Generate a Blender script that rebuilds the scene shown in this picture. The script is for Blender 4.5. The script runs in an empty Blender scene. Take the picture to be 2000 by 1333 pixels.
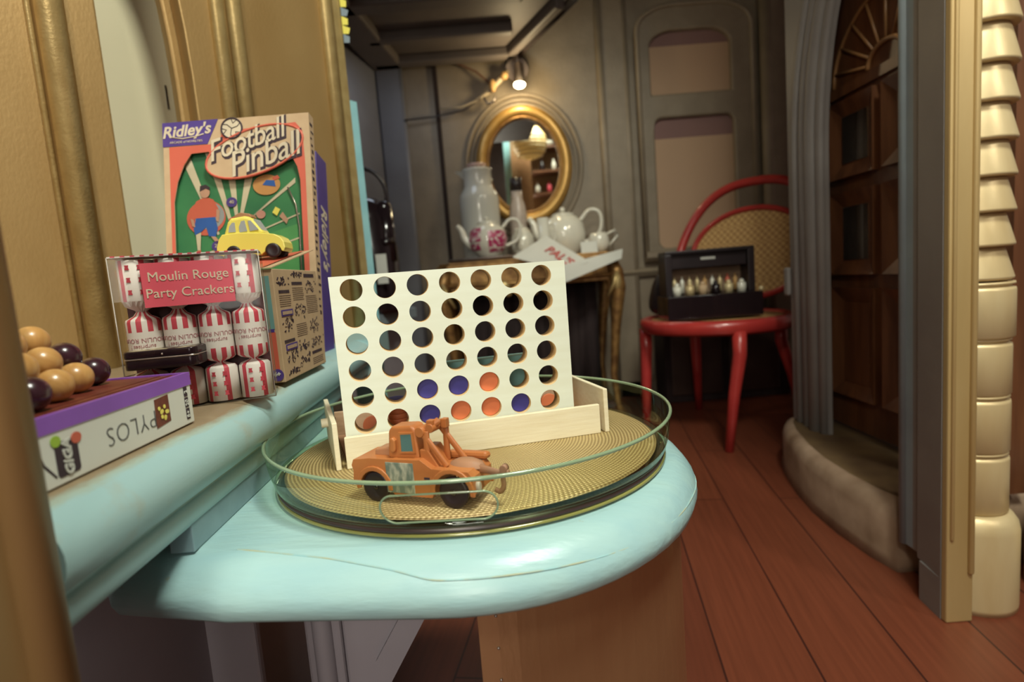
import bpy, bmesh, math, random
from mathutils import Vector, Matrix
from math import sin, cos, pi, radians, sqrt, atan2, hypot
random.seed(7)
sc = bpy.context.scene
COL = sc.collection

# ------------------------------------------------------------------ camera, light, exposure
FPX = 1100.0; CAMH = 0.74; PITCH = radians(6.4); ROLL = radians(4.5)
CF = Vector((0, cos(PITCH), -sin(PITCH))); _r = Vector((1, 0, 0)); _u = Vector((0, sin(PITCH), cos(PITCH)))
CR = cos(ROLL) * _r - sin(ROLL) * _u; CU = cos(ROLL) * _u + sin(ROLL) * _r
CC = Vector((0, 0, CAMH))
cd = bpy.data.cameras.new('camera'); cam = bpy.data.objects.new('camera', cd); COL.objects.link(cam)
cam.matrix_world = Matrix(((CR.x, CU.x, -CF.x, 0), (CR.y, CU.y, -CF.y, 0), (CR.z, CU.z, -CF.z, CAMH), (0, 0, 0, 1)))
cd.sensor_width = 36.0; cd.lens = FPX / 2000 * 36; cd.clip_start = 0.01; cd.clip_end = 50
cd.dof.use_dof = True; cd.dof.focus_distance = 0.60; cd.dof.aperture_fstop = 4.5
sc.camera = cam
sc.view_settings.view_transform = 'Standard'; sc.view_settings.look = 'None'
sc.view_settings.gamma = 1.0; sc.view_settings.use_curve_mapping = False
sc.view_settings.exposure = 0.25

w = bpy.data.worlds.new('world'); sc.world = w; w.use_nodes = True
w.node_tree.nodes['Background'].inputs[0].default_value = (1.0, 0.70, 0.60, 1)
w.node_tree.nodes['Background'].inputs[1].default_value = 0.125

def lamp(name, kind, loc, energy, color, target=None, size=0.2, size_y=None, spot=None, blend=0.5):
    l = bpy.data.lights.new(name, kind); l.energy = energy; l.color = color
    if kind == 'AREA':
        l.size = size
        if size_y: l.shape = 'RECTANGLE'; l.size_y = size_y
    elif kind == 'SPOT':
        l.spot_size = radians(spot); l.spot_blend = blend; l.shadow_soft_size = size
    else:
        l.shadow_soft_size = size
    o = bpy.data.objects.new(name, l); COL.objects.link(o); o.location = loc
    if target is not None:
        o.rotation_euler = (Vector(target) - Vector(loc)).to_track_quat('-Z', 'Y').to_euler()
    return o
# ceiling lamps over the photographer, warm cabin lights, plus fills marked as added
lamp('shop_lamp_key', 'AREA', (0.62, -0.15, 2.85), 56, (0.97, 1.0, 0.86), (-0.15, 0.70, 0.55), size=0.5)
lamp('added_front_fill', 'AREA', (0.10, -1.30, 1.15), 24, (1.0, 0.95, 0.84), (0.0, 1.0, 0.75), size=0.9)  # added fill behind the camera, lifts front faces and the space under the table
lamp('shop_lamp_left', 'AREA', (-0.32, -0.85, 2.05), 11, (1.0, 0.93, 0.76), (-0.4, 1.0, 0.8), size=0.3)
lamp('added_column_spot', 'SPOT', (1.75, -0.55, 2.1), 52, (1.0, 0.95, 0.82), (0.95, 1.10, 0.75), size=0.12, spot=44, blend=0.9)  # added spot, set to brighten the column and miss the arch wall
lamp('bulb_light', 'POINT', (0.150, 3.07, 1.735), 3.4, (1.0, 0.80, 0.46), size=0.03)
lamp('cabin_lamp', 'SPOT', (0.95, 1.75, 1.9), 15, (1.0, 0.86, 0.62), (0.10, 2.95, 0.98), size=0.08, spot=42, blend=0.9)
lamp('added_cool_fill', 'AREA', (-0.38, 2.7, 1.80), 0.8, (0.75, 0.86, 1.0), (-0.6, 3.0, 0.6), size=0.3)  # added cool fill inside the cabin, no window behind it

# ------------------------------------------------------------------ helpers
def ray(x, y): return CF + CR * ((x - 1000) / FPX) + CU * ((666.5 - y) / FPX)
def PZ(x, y, z): d = ray(x, y); return CC + d * ((z - CAMH) / d.z)
def PY(x, y, Y): d = ray(x, y); return CC + d * (Y / d.y)
def PJ(p):
    v = Vector(p) - CC; w_ = v.dot(CF); return (1000 + FPX * v.dot(CR) / w_, 666.5 - FPX * v.dot(CU) / w_)
def sm(pts, n=2):
    pts = [Vector(p) for p in pts]
    for _ in range(n):
        q = [pts[0]]
        for a, b in zip(pts[:-1], pts[1:]): q += [a * .75 + b * .25, a * .25 + b * .75]
        pts = q + [pts[-1]]
    return pts
def PX(x, y, X): d = ray(x, y); return CC + d * (X / d.x)
def PP(x, y, p0, n):
    d = ray(x, y); n = Vector(n); return CC + d * ((Vector(p0) - CC).dot(n) / d.dot(n))

def srgb(h):
    c = [int(h[i:i + 2], 16) / 255 for i in (0, 2, 4)]
    return tuple(v / 12.92 if v <= .04045 else ((v + .055) / 1.055) ** 2.4 for v in c)

def mat(name, color, rough=0.5, metal=0.0, c2=None, scale=20.0, stretch=(1, 1, 1), amount=1.0, bump=0.0, bscale=None,
        spec=0.5, emit=None, estr=0.0, coat=0.0, lo=0.35, hi=0.7, trans=0.0):
    m = bpy.data.materials.new(name); m.use_nodes = True
    nt = m.node_tree; N = nt.nodes; L = nt.links; b = N['Principled BSDF']
    b.inputs['Roughness'].default_value = rough; b.inputs['Metallic'].default_value = metal
    b.inputs['Specular IOR Level'].default_value = spec; b.inputs['Coat Weight'].default_value = coat
    b.inputs['Base Color'].default_value = (*color, 1)
    if trans: b.inputs['Transmission Weight'].default_value = trans
    if emit: b.inputs['Emission Color'].default_value = (*emit, 1); b.inputs['Emission Strength'].default_value = estr
    tc = N.new('ShaderNodeTexCoord'); mp = N.new('ShaderNodeMapping'); mp.inputs['Scale'].default_value = stretch
    L.new(tc.outputs['Object'], mp.inputs['Vector'])
    nz = N.new('ShaderNodeTexNoise'); nz.inputs['Scale'].default_value = scale; nz.inputs['Detail'].default_value = 5
    L.new(mp.outputs['Vector'], nz.inputs['Vector'])
    if c2 is None: c2 = tuple(c * 0.82 for c in color)
    cr = N.new('ShaderNodeValToRGB'); cr.color_ramp.elements[0].position = lo; cr.color_ramp.elements[1].position = hi
    cr.color_ramp.elements[0].color = (*c2, 1); cr.color_ramp.elements[1].color = (*color, 1)
    L.new(nz.outputs['Fac'], cr.inputs['Fac']); L.new(cr.outputs['Color'], b.inputs['Base Color'])
    if bump:
        n2 = N.new('ShaderNodeTexNoise'); n2.inputs['Scale'].default_value = bscale or scale * 3; n2.inputs['Detail'].default_value = 4
        L.new(mp.outputs['Vector'], n2.inputs['Vector'])
        bp = N.new('ShaderNodeBump'); bp.inputs['Strength'].default_value = bump; bp.inputs['Distance'].default_value = 0.004
        L.new(n2.outputs['Fac'], bp.inputs['Height']); L.new(bp.outputs['Normal'], b.inputs['Normal'])
    return m

def V(*a): return Vector(a)

class MB:
    """collects shapes; build() links them as ONE mesh object"""
    def __init__(s): s.v = []; s.f = []; s.m = []; s.sm = []
    def add(s, vs, fs, mi=0, smooth=False, M=None):
        o = len(s.v)
        for p in vs: s.v.append(tuple(M @ Vector(p)) if M is not None else tuple(p))
        for f in fs: s.f.append([o + i for i in f]); s.m.append(mi); s.sm.append(smooth)
        return s
    def box(s, lo, hi, mi=0, M=None):
        x0, y0, z0 = lo; x1, y1, z1 = hi
        return s.add([(x0,y0,z0),(x1,y0,z0),(x1,y1,z0),(x0,y1,z0),(x0,y0,z1),(x1,y0,z1),(x1,y1,z1),(x0,y1,z1)],
              [(3,2,1,0),(4,5,6,7),(0,1,5,4),(1,2,6,5),(2,3,7,6),(3,0,4,7)], mi, False, M)
    def prism(s, pts, a, b, axis='z', mi=0, M=None, smooth=False):
        """polygon pts (p,q) swept from a to b: axis z -> (p,q,t); y -> (p,t,q); x -> (t,p,q)"""
        f = {'z': lambda p, t: (p[0], p[1], t), 'y': lambda p, t: (p[0], t, p[1]), 'x': lambda p, t: (t, p[0], p[1])}[axis]
        n = len(pts); vs = [f(p, a) for p in pts] + [f(p, b) for p in pts]
        s.add(vs, [list(range(n))[::-1], [n + i for i in range(n)]], mi, False, M)
        return s.add(vs, [(i, (i + 1) % n, n + (i + 1) % n, n + i) for i in range(n)], mi, smooth, M)
    def quadprism(s, q, d, mi=0):
        """3D polygon q (Vectors) thickened by vector d"""
        n = len(q); vs = [tuple(p) for p in q] + [tuple(Vector(p) + Vector(d)) for p in q]
        return s.add(vs, [list(range(n))[::-1], [n + i for i in range(n)]] + [(i, (i + 1) % n, n + (i + 1) % n, n + i) for i in range(n)], mi)
    def lathe(s, prof, seg=32, c=(0, 0, 0), a0=0.0, a1=2 * pi, mi=0, M=None, sx=1, sy=1, smooth=True):
        full = abs(a1 - a0 - 2 * pi) < 1e-6; n = len(prof); k = seg if full else seg + 1; vs = []
        for i in range(k):
            a = a0 + (a1 - a0) * i / seg
            for r, z in prof: vs.append((c[0] + r * cos(a) * sx, c[1] + r * sin(a) * sy, c[2] + z))
        fs = []
        for i in range(seg):
            j = (i + 1) % k
            for t in range(n - 1): fs.append((i*n+t, j*n+t, j*n+t+1, i*n+t+1))
        return s.add(vs, fs, mi, smooth, M)
    def tube(s, pts, r, seg=10, closed=False, mi=0, M=None, flat=None):
        pts = [Vector(p) for p in pts]; n = len(pts); rs = r if isinstance(r, (list, tuple)) else [r] * n
        vs = []; up = None
        for i, p in enumerate(pts):
            a = pts[(i - 1) % n] if (closed or i > 0) else p; b = pts[(i + 1) % n] if (closed or i < n - 1) else p
            t = (b - a).normalized()
            if up is None:
                up = Vector((0, 0, 1)) if abs(t.z) < .9 else Vector((1, 0, 0))
            x = t.cross(up).normalized(); y = x.cross(t).normalized(); up = y
            for k in range(seg):
                an = 2 * pi * k / seg; vs.append(p + (x * cos(an) + y * sin(an)) * rs[i])
        fs = []
        for i in range(n if closed else n - 1):
            j = (i + 1) % n
            for k in range(seg): fs.append((i*seg+k, i*seg+(k+1) % seg, j*seg+(k+1) % seg, j*seg+k))
        s.add(vs, fs, mi, True, M)
        if not closed: s.add(vs, [list(range(seg))[::-1], [(n-1)*seg+k for k in range(seg)]], mi, False, M)
        return s
    def ball(s, c, r, mi=0, seg=20, rings=12, M=None, sc3=(1, 1, 1)):
        vs = [(c[0], c[1], c[2] - r * sc3[2])]; fs = []
        for i in range(1, rings):
            t = pi * i / rings
            for k in range(seg):
                a = 2 * pi * k / seg
                vs.append((c[0] + r*sin(t)*cos(a)*sc3[0], c[1] + r*sin(t)*sin(a)*sc3[1], c[2] - r*cos(t)*sc3[2]))
        vs.append((c[0], c[1], c[2] + r * sc3[2])); e = len(vs) - 1
        for k in range(seg):
            k2 = (k + 1) % seg
            fs.append((0, 1 + k2, 1 + k)); fs.append((e, e - seg + k, e - seg + k2))
            for i in range(rings - 2): fs.append((1+i*seg+k, 1+i*seg+k2, 1+(i+1)*seg+k2, 1+(i+1)*seg+k))
        return s.add(vs, fs, mi, True, M)
    def cyl(s, p0, p1, r, seg=24, mi=0, r2=None, M=None):
        p0 = Vector(p0); p1 = Vector(p1); t = (p1 - p0).normalized()
        up = Vector((0, 0, 1)) if abs(t.z) < .9 else Vector((1, 0, 0)); x = t.cross(up).normalized(); y = x.cross(t)
        r2 = r if r2 is None else r2; vs = []
        for p, q in ((p0, r), (p1, r2)):
            for k in range(seg): a = 2*pi*k/seg; vs.append(p + (x*cos(a) + y*sin(a))*q)
        s.add(vs, [(k, (k+1) % seg, seg+(k+1) % seg, seg+k) for k in range(seg)], mi, True, M)
        return s.add(vs, [list(range(seg))[::-1], [seg+k for k in range(seg)]], mi, False, M)
    def build(s, name, mats, parent=None, bevel=0, bseg=2, subsurf=0, fix=True):
        me = bpy.data.meshes.new(name); me.from_pydata(s.v, [], s.f)
        for mm in (mats if isinstance(mats, (list, tuple)) else [mats]): me.materials.append(mm)
        for p, i, q in zip(me.polygons, s.m, s.sm): p.material_index = i; p.use_smooth = q
        bm = bmesh.new(); bm.from_mesh(me)
        bmesh.ops.remove_doubles(bm, verts=bm.verts, dist=1e-6)
        if fix: bmesh.ops.recalc_face_normals(bm, faces=bm.faces)
        bm.to_mesh(me); bm.free()
        o = bpy.data.objects.new(name, me); COL.objects.link(o)
        if parent is not None: o.parent = parent
        if bevel:
            b = o.modifiers.new('bevel', 'BEVEL'); b.width = bevel; b.segments = bseg; b.limit_method = 'ANGLE'; b.angle_limit = radians(40)
        if subsurf:
            b = o.modifiers.new('sub', 'SUBSURF'); b.levels = subsurf; b.render_levels = subsurf
        return o

def tag(o, label=None, cat=None, group=None, kind=None):
    if label: o['label'] = label
    if cat: o['category'] = cat
    if group: o['group'] = group
    if kind: o['kind'] = kind
    return o
def thing(name, label, cat, loc=(0, 0, 0), rz=0.0, group=None):
    o = bpy.data.objects.new(name, None); COL.objects.link(o); o.location = loc; o.rotation_euler = (0, 0, rz)
    o.empty_display_size = .05
    return tag(o, label, cat, group)
def struct(o): o['kind'] = 'structure'; return o
def kids(o): return [c for c in bpy.data.objects if c.parent == o]
def dup(o, loc=None, rz=None, label=None, parent=None):
    ch = kids(o); c = o.copy(); COL.objects.link(c)
    if parent is not None: c.parent = parent
    if loc is not None: c.location = loc
    if rz is not None: c.rotation_euler = (0, 0, rz)
    if label: c['label'] = label
    for k in ch: dup(k, parent=c)
    return c

def text(s, size, m, O, u, v, parent, name='lettering', shear=0.0, depth=0.0003, align='CENTER', bold=0.0, space=1.0, lab=None, sxx=1.0):
    """flat lettering: x runs along u, y along v, raised a hair off the surface"""
    cu = bpy.data.curves.new('t', 'FONT'); cu.body = s; cu.size = size; cu.shear = shear; cu.align_x = align; cu.align_y = 'CENTER'
    cu.extrude = depth; cu.offset = bold; cu.space_character = space; cu.resolution_u = 3
    to = bpy.data.objects.new('t', cu); COL.objects.link(to)
    bpy.context.view_layer.update()
    me = bpy.data.meshes.new_from_object(to.evaluated_get(bpy.context.evaluated_depsgraph_get()))
    bpy.data.objects.remove(to); bpy.data.curves.remove(cu)
    u = Vector(u).normalized() * sxx; v = Vector(v).normalized(); n = u.cross(v).normalized(); O = Vector(O)
    for q in me.vertices: q.co = O + u * q.co.x + v * q.co.y + n * q.co.z
    me.materials.clear(); me.materials.append(m); me.name = name
    o = bpy.data.objects.new(name, me); COL.objects.link(o); o.parent = parent
    if lab: o['label'] = lab
    return o

def flat(mb, pts, O, u, v, t=0.0003, mi=0):
    """2D polygon on a plane with a hair of thickness"""
    u = Vector(u).normalized(); v = Vector(v).normalized(); n = u.cross(v).normalized(); O = Vector(O)
    mb.quadprism([O + u * p[0] + v * p[1] for p in pts], n * t, mi); return mb
def ell(cx, cy, a, b=None, n=24, a0=0, a1=2 * pi, rot=0.0):
    b = a if b is None else b; out = []
    for i in range(n):
        t = a0 + (a1 - a0) * i / (n if abs(a1 - a0 - 2 * pi) < 1e-6 else n - 1)
        x, y = a * cos(t), b * sin(t); out.append((cx + x * cos(rot) - y * sin(rot), cy + x * sin(rot) + y * cos(rot)))
    return out
def rect(x0, y0, x1, y1): return [(x0, y0), (x1, y0), (x1, y1), (x0, y1)]
def rrect(x0, y0, x1, y1, r, n=5):
    out = []
    for cx, cy, a in ((x1 - r, y0 + r, -pi/2), (x1 - r, y1 - r, 0), (x0 + r, y1 - r, pi/2), (x0 + r, y0 + r, pi)):
        for i in range(n + 1): out.append((cx + r * cos(a + pi/2*i/n), cy + r * sin(a + pi/2*i/n)))
    return out

# ------------------------------------------------------------------ materials
m_gold = mat('gold_paint', (.38, .245, .098), .46, .45, (.31, .19, .068), 5, (1, 1, .5), bump=.10, bscale=220)
m_postgold = mat('brown_gold', (.34, .21, .085), .5, .4, (.24, .14, .05), 5, (1, 1, .3), bump=.08)
m_goldbead = mat('gold_bead', (.55, .41, .18), .36, .5, (.45, .32, .13), 30, bump=.16, bscale=200)
m_palegold = mat('pale_gold', (.70, .58, .34), .42, .28, (.60, .46, .24), 14, (1, 1, .25), bump=.12, bscale=80)
m_darkgold = mat('dark_gilt', (.42, .24, .08), .42, .6, (.20, .10, .035), 26, bump=.3, bscale=90)
m_cream = mat('cream_backing', (.70, .63, .43), .7, 0, (.64, .57, .38), 3)
m_blue = mat('blue_paint', (.30, .55, .57), .34, 0, (.25, .49, .53), 7, (3, 1, 3), bump=.16, bscale=26, coat=.15)
m_bluegrey = mat('bluegrey_paint', (.27, .34, .38), .5, 0, (.22, .27, .31), 6, bump=.12, bscale=40)
m_wallback = mat('olive_wall', (.265, .212, .148), .5, 0, (.225, .178, .122), 12, bump=.35, bscale=70)
m_panel = mat('mauve_panel', (.36, .33, .36), .5, 0, (.31, .28, .31), 5, bump=.08)
m_ceil = mat('cabin_ceiling', (.14, .115, .10), .6, 0, (.11, .09, .08), 4)
m_jamb = mat('jamb_grey', (.25, .235, .225), .5, 0, (.21, .195, .19), 6, bump=.12, bscale=40)
m_seam = mat('dark_seam', (.030, .016, .013), .9, 0, (.02, .012, .01), 9)
m_cabin = mat('cabin_grey', (.20, .20, .215), .5, 0, (.17, .165, .18), 6, bump=.1)
m_shade = mat('window_blind', (.50, .33, .21), .8, 0, (.47, .31, .195), 2)
m_shade2 = mat('blind_band', (.25, .14, .125), .8, 0, (.23, .13, .115), 2)
m_dark = mat('black_stuff', (.012, .008, .010), .35, 0, (.02, .012, .014), 8)
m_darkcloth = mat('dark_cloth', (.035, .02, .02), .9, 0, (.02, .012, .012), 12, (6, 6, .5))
m_black = mat('gloss_black', (.014, .008, .010), .18, 0, coat=.4)
m_doorwood = mat('door_wood', (.17, .068, .028), .38, 0, (.10, .037, .016), 10, (3, 3, .35), bump=.15, bscale=40)
m_red = mat('red_lacquer', (.46, .042, .034), .3, 0, (.38, .030, .028), 10, coat=.3)
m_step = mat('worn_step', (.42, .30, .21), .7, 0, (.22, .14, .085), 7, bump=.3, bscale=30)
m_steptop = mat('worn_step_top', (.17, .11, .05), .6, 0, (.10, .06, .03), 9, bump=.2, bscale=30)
m_white = mat('white_china', (.72, .70, .60), .15, 0, (.68, .66, .56), 8, coat=.5)
m_jug = mat('jug_enamel', (.62, .62, .56), .2, 0, (.58, .58, .52), 5, coat=.4)
m_magenta = mat('magenta_print', (.42, .03, .12), .3, 0, (.70, .62, .58), 55, lo=.38, hi=.5, coat=.4)
m_paper = mat('white_paper', (.62, .62, .56), .7, 0, (.58, .58, .52), 10)
m_redink = mat('red_ink', (.55, .10, .09), .7)
m_bulb = mat('lit_bulb', (1, .9, .7), .3, emit=(1.0, .82, .5), estr=14)
m_metal = mat('brushed_metal', (.35, .30, .27), .3, .8)
m_kraft = mat('kraft_card', (.55, .39, .235), .75, 0, (.49, .34, .20), 40)
m_purple = mat('purple_card', (.085, .05, .26), .5, 0, (.07, .04, .22), 20)
m_ink = mat('dark_ink', (.045, .025, .035), .7)
m_coral = mat('coral_print', (.62, .13, .08), .5, 0, (.56, .11, .065), 12)
m_teal = mat('teal_print', (.18, .38, .36), .55)
m_green = mat('pitch_green', (.06, .26, .10), .45, 0, (.03, .16, .07), 14)
m_greenl = mat('light_green', (.20, .46, .18), .45)
m_creamink = mat('cream_ink', (.68, .58, .42), .6)
m_bluei = mat('blue_ink', (.05, .13, .40), .5)
m_skin = mat('printed_skin', (.58, .32, .22), .6)
m_yellow = mat('yellow_plastic', (.86, .76, .16), .3, 0, (.82, .71, .13), 10, coat=.3)
m_windowgrey = mat('grey_window', (.42, .46, .46), .2)
m_tyre = mat('black_tyre', (.022, .012, .014), .45)
m_rust = mat('rust_plastic', (.50, .19, .055), .42, 0, (.40, .13, .035), 22, bump=.1, bscale=60)
m_rustd = mat('dusty_rust', (.30, .17, .10), .6, 0, (.40, .19, .09), 30)
m_worn = mat('worn_door_print', (.42, .42, .32), .6, 0, (.14, .18, .14), 190, (1, 1, .4), lo=.40, hi=.60)
m_glassy = mat('window_teal', (.10, .20, .19), .15)
m_wood = mat('pale_wood', (.78, .72, .53), .5, 0, (.71, .63, .43), 16, (1.0, 6, 14), bump=.06, lo=.3)
m_board = mat('white_wood', (.73, .77, .65), .5, 0, (.70, .73, .60), 12, (1, 5, 10))
m_woodin = mat('cut_wood', (.62, .44, .22), .6, 0, (.52, .34, .15), 30, (1, 1, 4))
m_dblue = mat('blue_disc', (.045, .04, .27), .5, 0, (.04, .035, .24), 20)
m_dor = mat('orange_disc', (.72, .20, .085), .5, 0, (.66, .18, .07), 20)
m_pale = mat('pale_ball', (.62, .35, .12), .3, 0, (.52, .27, .085), 60, (1, 1, 4), coat=.2)
m_darkball = mat('dark_ball', (.055, .018, .028), .25, 0, (.035, .010, .016), 60, (1, 1, 4), coat=.3)
m_boxwhite = mat('white_card', (.72, .73, .66), .45, 0, (.69, .70, .63), 8)
m_lilac = mat('violet_rim', (.28, .10, .52), .5)
m_boardbrown = mat('brown_board', (.20, .045, .025), .4, 0, (.12, .022, .014), 18, (9, 1, 9))
m_pink = mat('pink_card', (.68, .09, .13), .5, 0, (.62, .08, .11), 10)
m_pinkred = mat('cracker_red', (.58, .06, .09), .5)
m_crack = mat('cracker_paper', (.76, .70, .66), .55, 0, (.70, .64, .60), 30)
m_thinink = mat('thin_ink', (.10, .10, .10), .6)
m_pinkink = mat('pink_ink', (.50, .22, .24), .6)
m_lime = mat('lime_spot', (.35, .55, .05), .5)
m_tin = mat('black_tin', (.022, .010, .014), .22, .4, (.03, .016, .018), 20)
m_tinedge = mat('tin_edge', (.5, .42, .38), .3, .8)
m_tinlid = mat('tin_lid_print', (.42, .36, .22), .35, 0, (.04, .02, .02), 70, lo=.42, hi=.56)
m_rimglass = mat('glass_rim_edge', (.26, .36, .22), .12, 0, coat=.6)
m_baseglass = mat('glass_base_edge', (.30, .30, .09), .15, 0, (.22, .22, .06), 9, coat=.6)
m_plinth = mat('stone_tile', (.30, .25, .20), .5, 0, (.36, .31, .25), 40)
m_cane = mat('cane_tan', (.52, .30, .11), .6)

def glassmat(name, tint, gl=(.9, 1, .9), base=.04):
    m = bpy.data.materials.new(name); m.use_nodes = True; nt = m.node_tree; N = nt.nodes; L = nt.links
    for n in list(N): N.remove(n)
    out = N.new('ShaderNodeOutputMaterial'); tr = N.new('ShaderNodeBsdfTransparent'); gs = N.new('ShaderNodeBsdfGlossy')
    tr.inputs[0].default_value = (*tint, 1); gs.inputs[0].default_value = (*gl, 1); gs.inputs['Roughness'].default_value = .03
    lw0 = N.new('ShaderNodeLayerWeight'); lw0.inputs[0].default_value = .5; lp_ = N.new('ShaderNodeMath'); lp_.operation = 'POWER'; lp_.inputs[1].default_value = 4.0; L.new(lw0.outputs['Facing'], lp_.inputs[0]); lw = N.new('ShaderNodeMath'); lw.operation = 'MULTIPLY_ADD'; lw.inputs[1].default_value = .7; lw.inputs[2].default_value = base; L.new(lp_.outputs[0], lw.inputs[0])
    nz = N.new('ShaderNodeTexNoise'); nz.inputs['Scale'].default_value = 3
    mx = N.new('ShaderNodeMixShader'); L.new(lw.outputs[0], mx.inputs[0]); L.new(tr.outputs[0], mx.inputs[1]); L.new(gs.outputs[0], mx.inputs[2])
    L.new(mx.outputs[0], out.inputs[0]); return m
m_glass = glassmat('green_glass', (.86, .90, .76))
m_clear = glassmat('clear_plastic', (.96, .96, .94), (.5, .5, .5), .02)

def nodes(m): nt = m.node_tree; return nt, nt.nodes, nt.links, nt.nodes['Principled BSDF']

# ------------------------------------------------------------------ special surfaces
def plank_floor():
    m = bpy.data.materials.new('plank_floor'); m.use_nodes = True; nt, N, L, b = nodes(m)
    tc = N.new('ShaderNodeTexCoord'); mp = N.new('ShaderNodeMapping')
    mp.inputs['Rotation'].default_value = (0, 0, radians(-81)); mp.inputs['Location'].default_value = (0.35, 0.02, 0)
    L.new(tc.outputs['Object'], mp.inputs['Vector'])
    br = N.new('ShaderNodeTexBrick'); br.inputs['Color1'].default_value = (.165, .041, .020, 1); br.inputs['Color2'].default_value = (.215, .058, .027, 1)
    br.inputs['Mortar'].default_value = (.055, .015, .010, 1); br.inputs['Scale'].default_value = 1
    br.inputs['Mortar Size'].default_value = .0022; br.inputs['Brick Width'].default_value = 1.3; br.inputs['Row Height'].default_value = .165
    br.offset = .37; L.new(mp.outputs[0], br.inputs['Vector'])
    mp2 = N.new('ShaderNodeMapping'); mp2.inputs['Scale'].default_value = (1.2, 26, 1); L.new(mp.outputs[0], mp2.inputs['Vector'])
    nz = N.new('ShaderNodeTexNoise'); nz.inputs['Scale'].default_value = 3.5; nz.inputs['Detail'].default_value = 6; L.new(mp2.outputs[0], nz.inputs['Vector'])
    mr = N.new('ShaderNodeMapRange'); mr.inputs[3].default_value = .50; mr.inputs[4].default_value = 1.02; L.new(nz.outputs['Fac'], mr.inputs[0])
    mx = N.new('ShaderNodeVectorMath'); mx.operation = 'SCALE'; L.new(br.outputs['Color'], mx.inputs[0]); L.new(mr.outputs[0], mx.inputs['Scale'])
    L.new(mx.outputs[0], b.inputs['Base Color']); b.inputs['Roughness'].default_value = .38
    return m
m_floor = plank_floor()

def mat_woven():
    m = bpy.data.materials.new('gold_woven'); m.use_nodes = True; nt, N, L, b = nodes(m)
    tc = N.new('ShaderNodeTexCoord'); sx = N.new('ShaderNodeSeparateXYZ'); L.new(tc.outputs['Object'], sx.inputs[0])
    def math(op, a, c=None):
        n = N.new('ShaderNodeMath'); n.operation = op
        for i, q in enumerate((a, c)):
            if q is None: continue
            if isinstance(q, (int, float)): n.inputs[i].default_value = q
            else: L.new(q, n.inputs[i])
        return n.outputs[0]
    r = math('SQRT', math('ADD', math('MULTIPLY', sx.outputs[0], sx.outputs[0]), math('MULTIPLY', sx.outputs[1], sx.outputs[1])))
    nzz = N.new('ShaderNodeTexNoise'); nzz.inputs['Scale'].default_value = 12; L.new(tc.outputs['Object'], nzz.inputs['Vector'])
    r = math('ADD', r, math('MULTIPLY', nzz.outputs['Fac'], .006))
    an = math('ARCTAN2', sx.outputs[1], sx.outputs[0])
    ring = math('SINE', math('MULTIPLY', r, 2 * pi / .0036))
    spk = math('SINE', math('ADD', math('MULTIPLY', an, 260), math('MULTIPLY', math('FLOOR', math('DIVIDE', r, .0036)), 2.2)))
    f = math('ADD', math('MULTIPLY', ring, .34), math('MULTIPLY', spk, .22)); f = math('ADD', f, .5)
    cr = N.new('ShaderNodeValToRGB'); cr.color_ramp.elements[0].position = .12; cr.color_ramp.elements[1].position = .9
    cr.color_ramp.elements[0].color = (.26, .17, .06, 1); cr.color_ramp.elements[1].color = (.62, .48, .22, 1)
    L.new(f, cr.inputs['Fac']); L.new(cr.outputs[0], b.inputs['Base Color'])
    bp = N.new('ShaderNodeBump'); bp.inputs['Strength'].default_value = .7; bp.inputs['Distance'].default_value = .0015
    L.new(f, bp.inputs['Height']); L.new(bp.outputs[0], b.inputs['Normal'])
    b.inputs['Roughness'].default_value = .42; b.inputs['Metallic'].default_value = .25; return m
m_woven = mat_woven()

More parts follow.
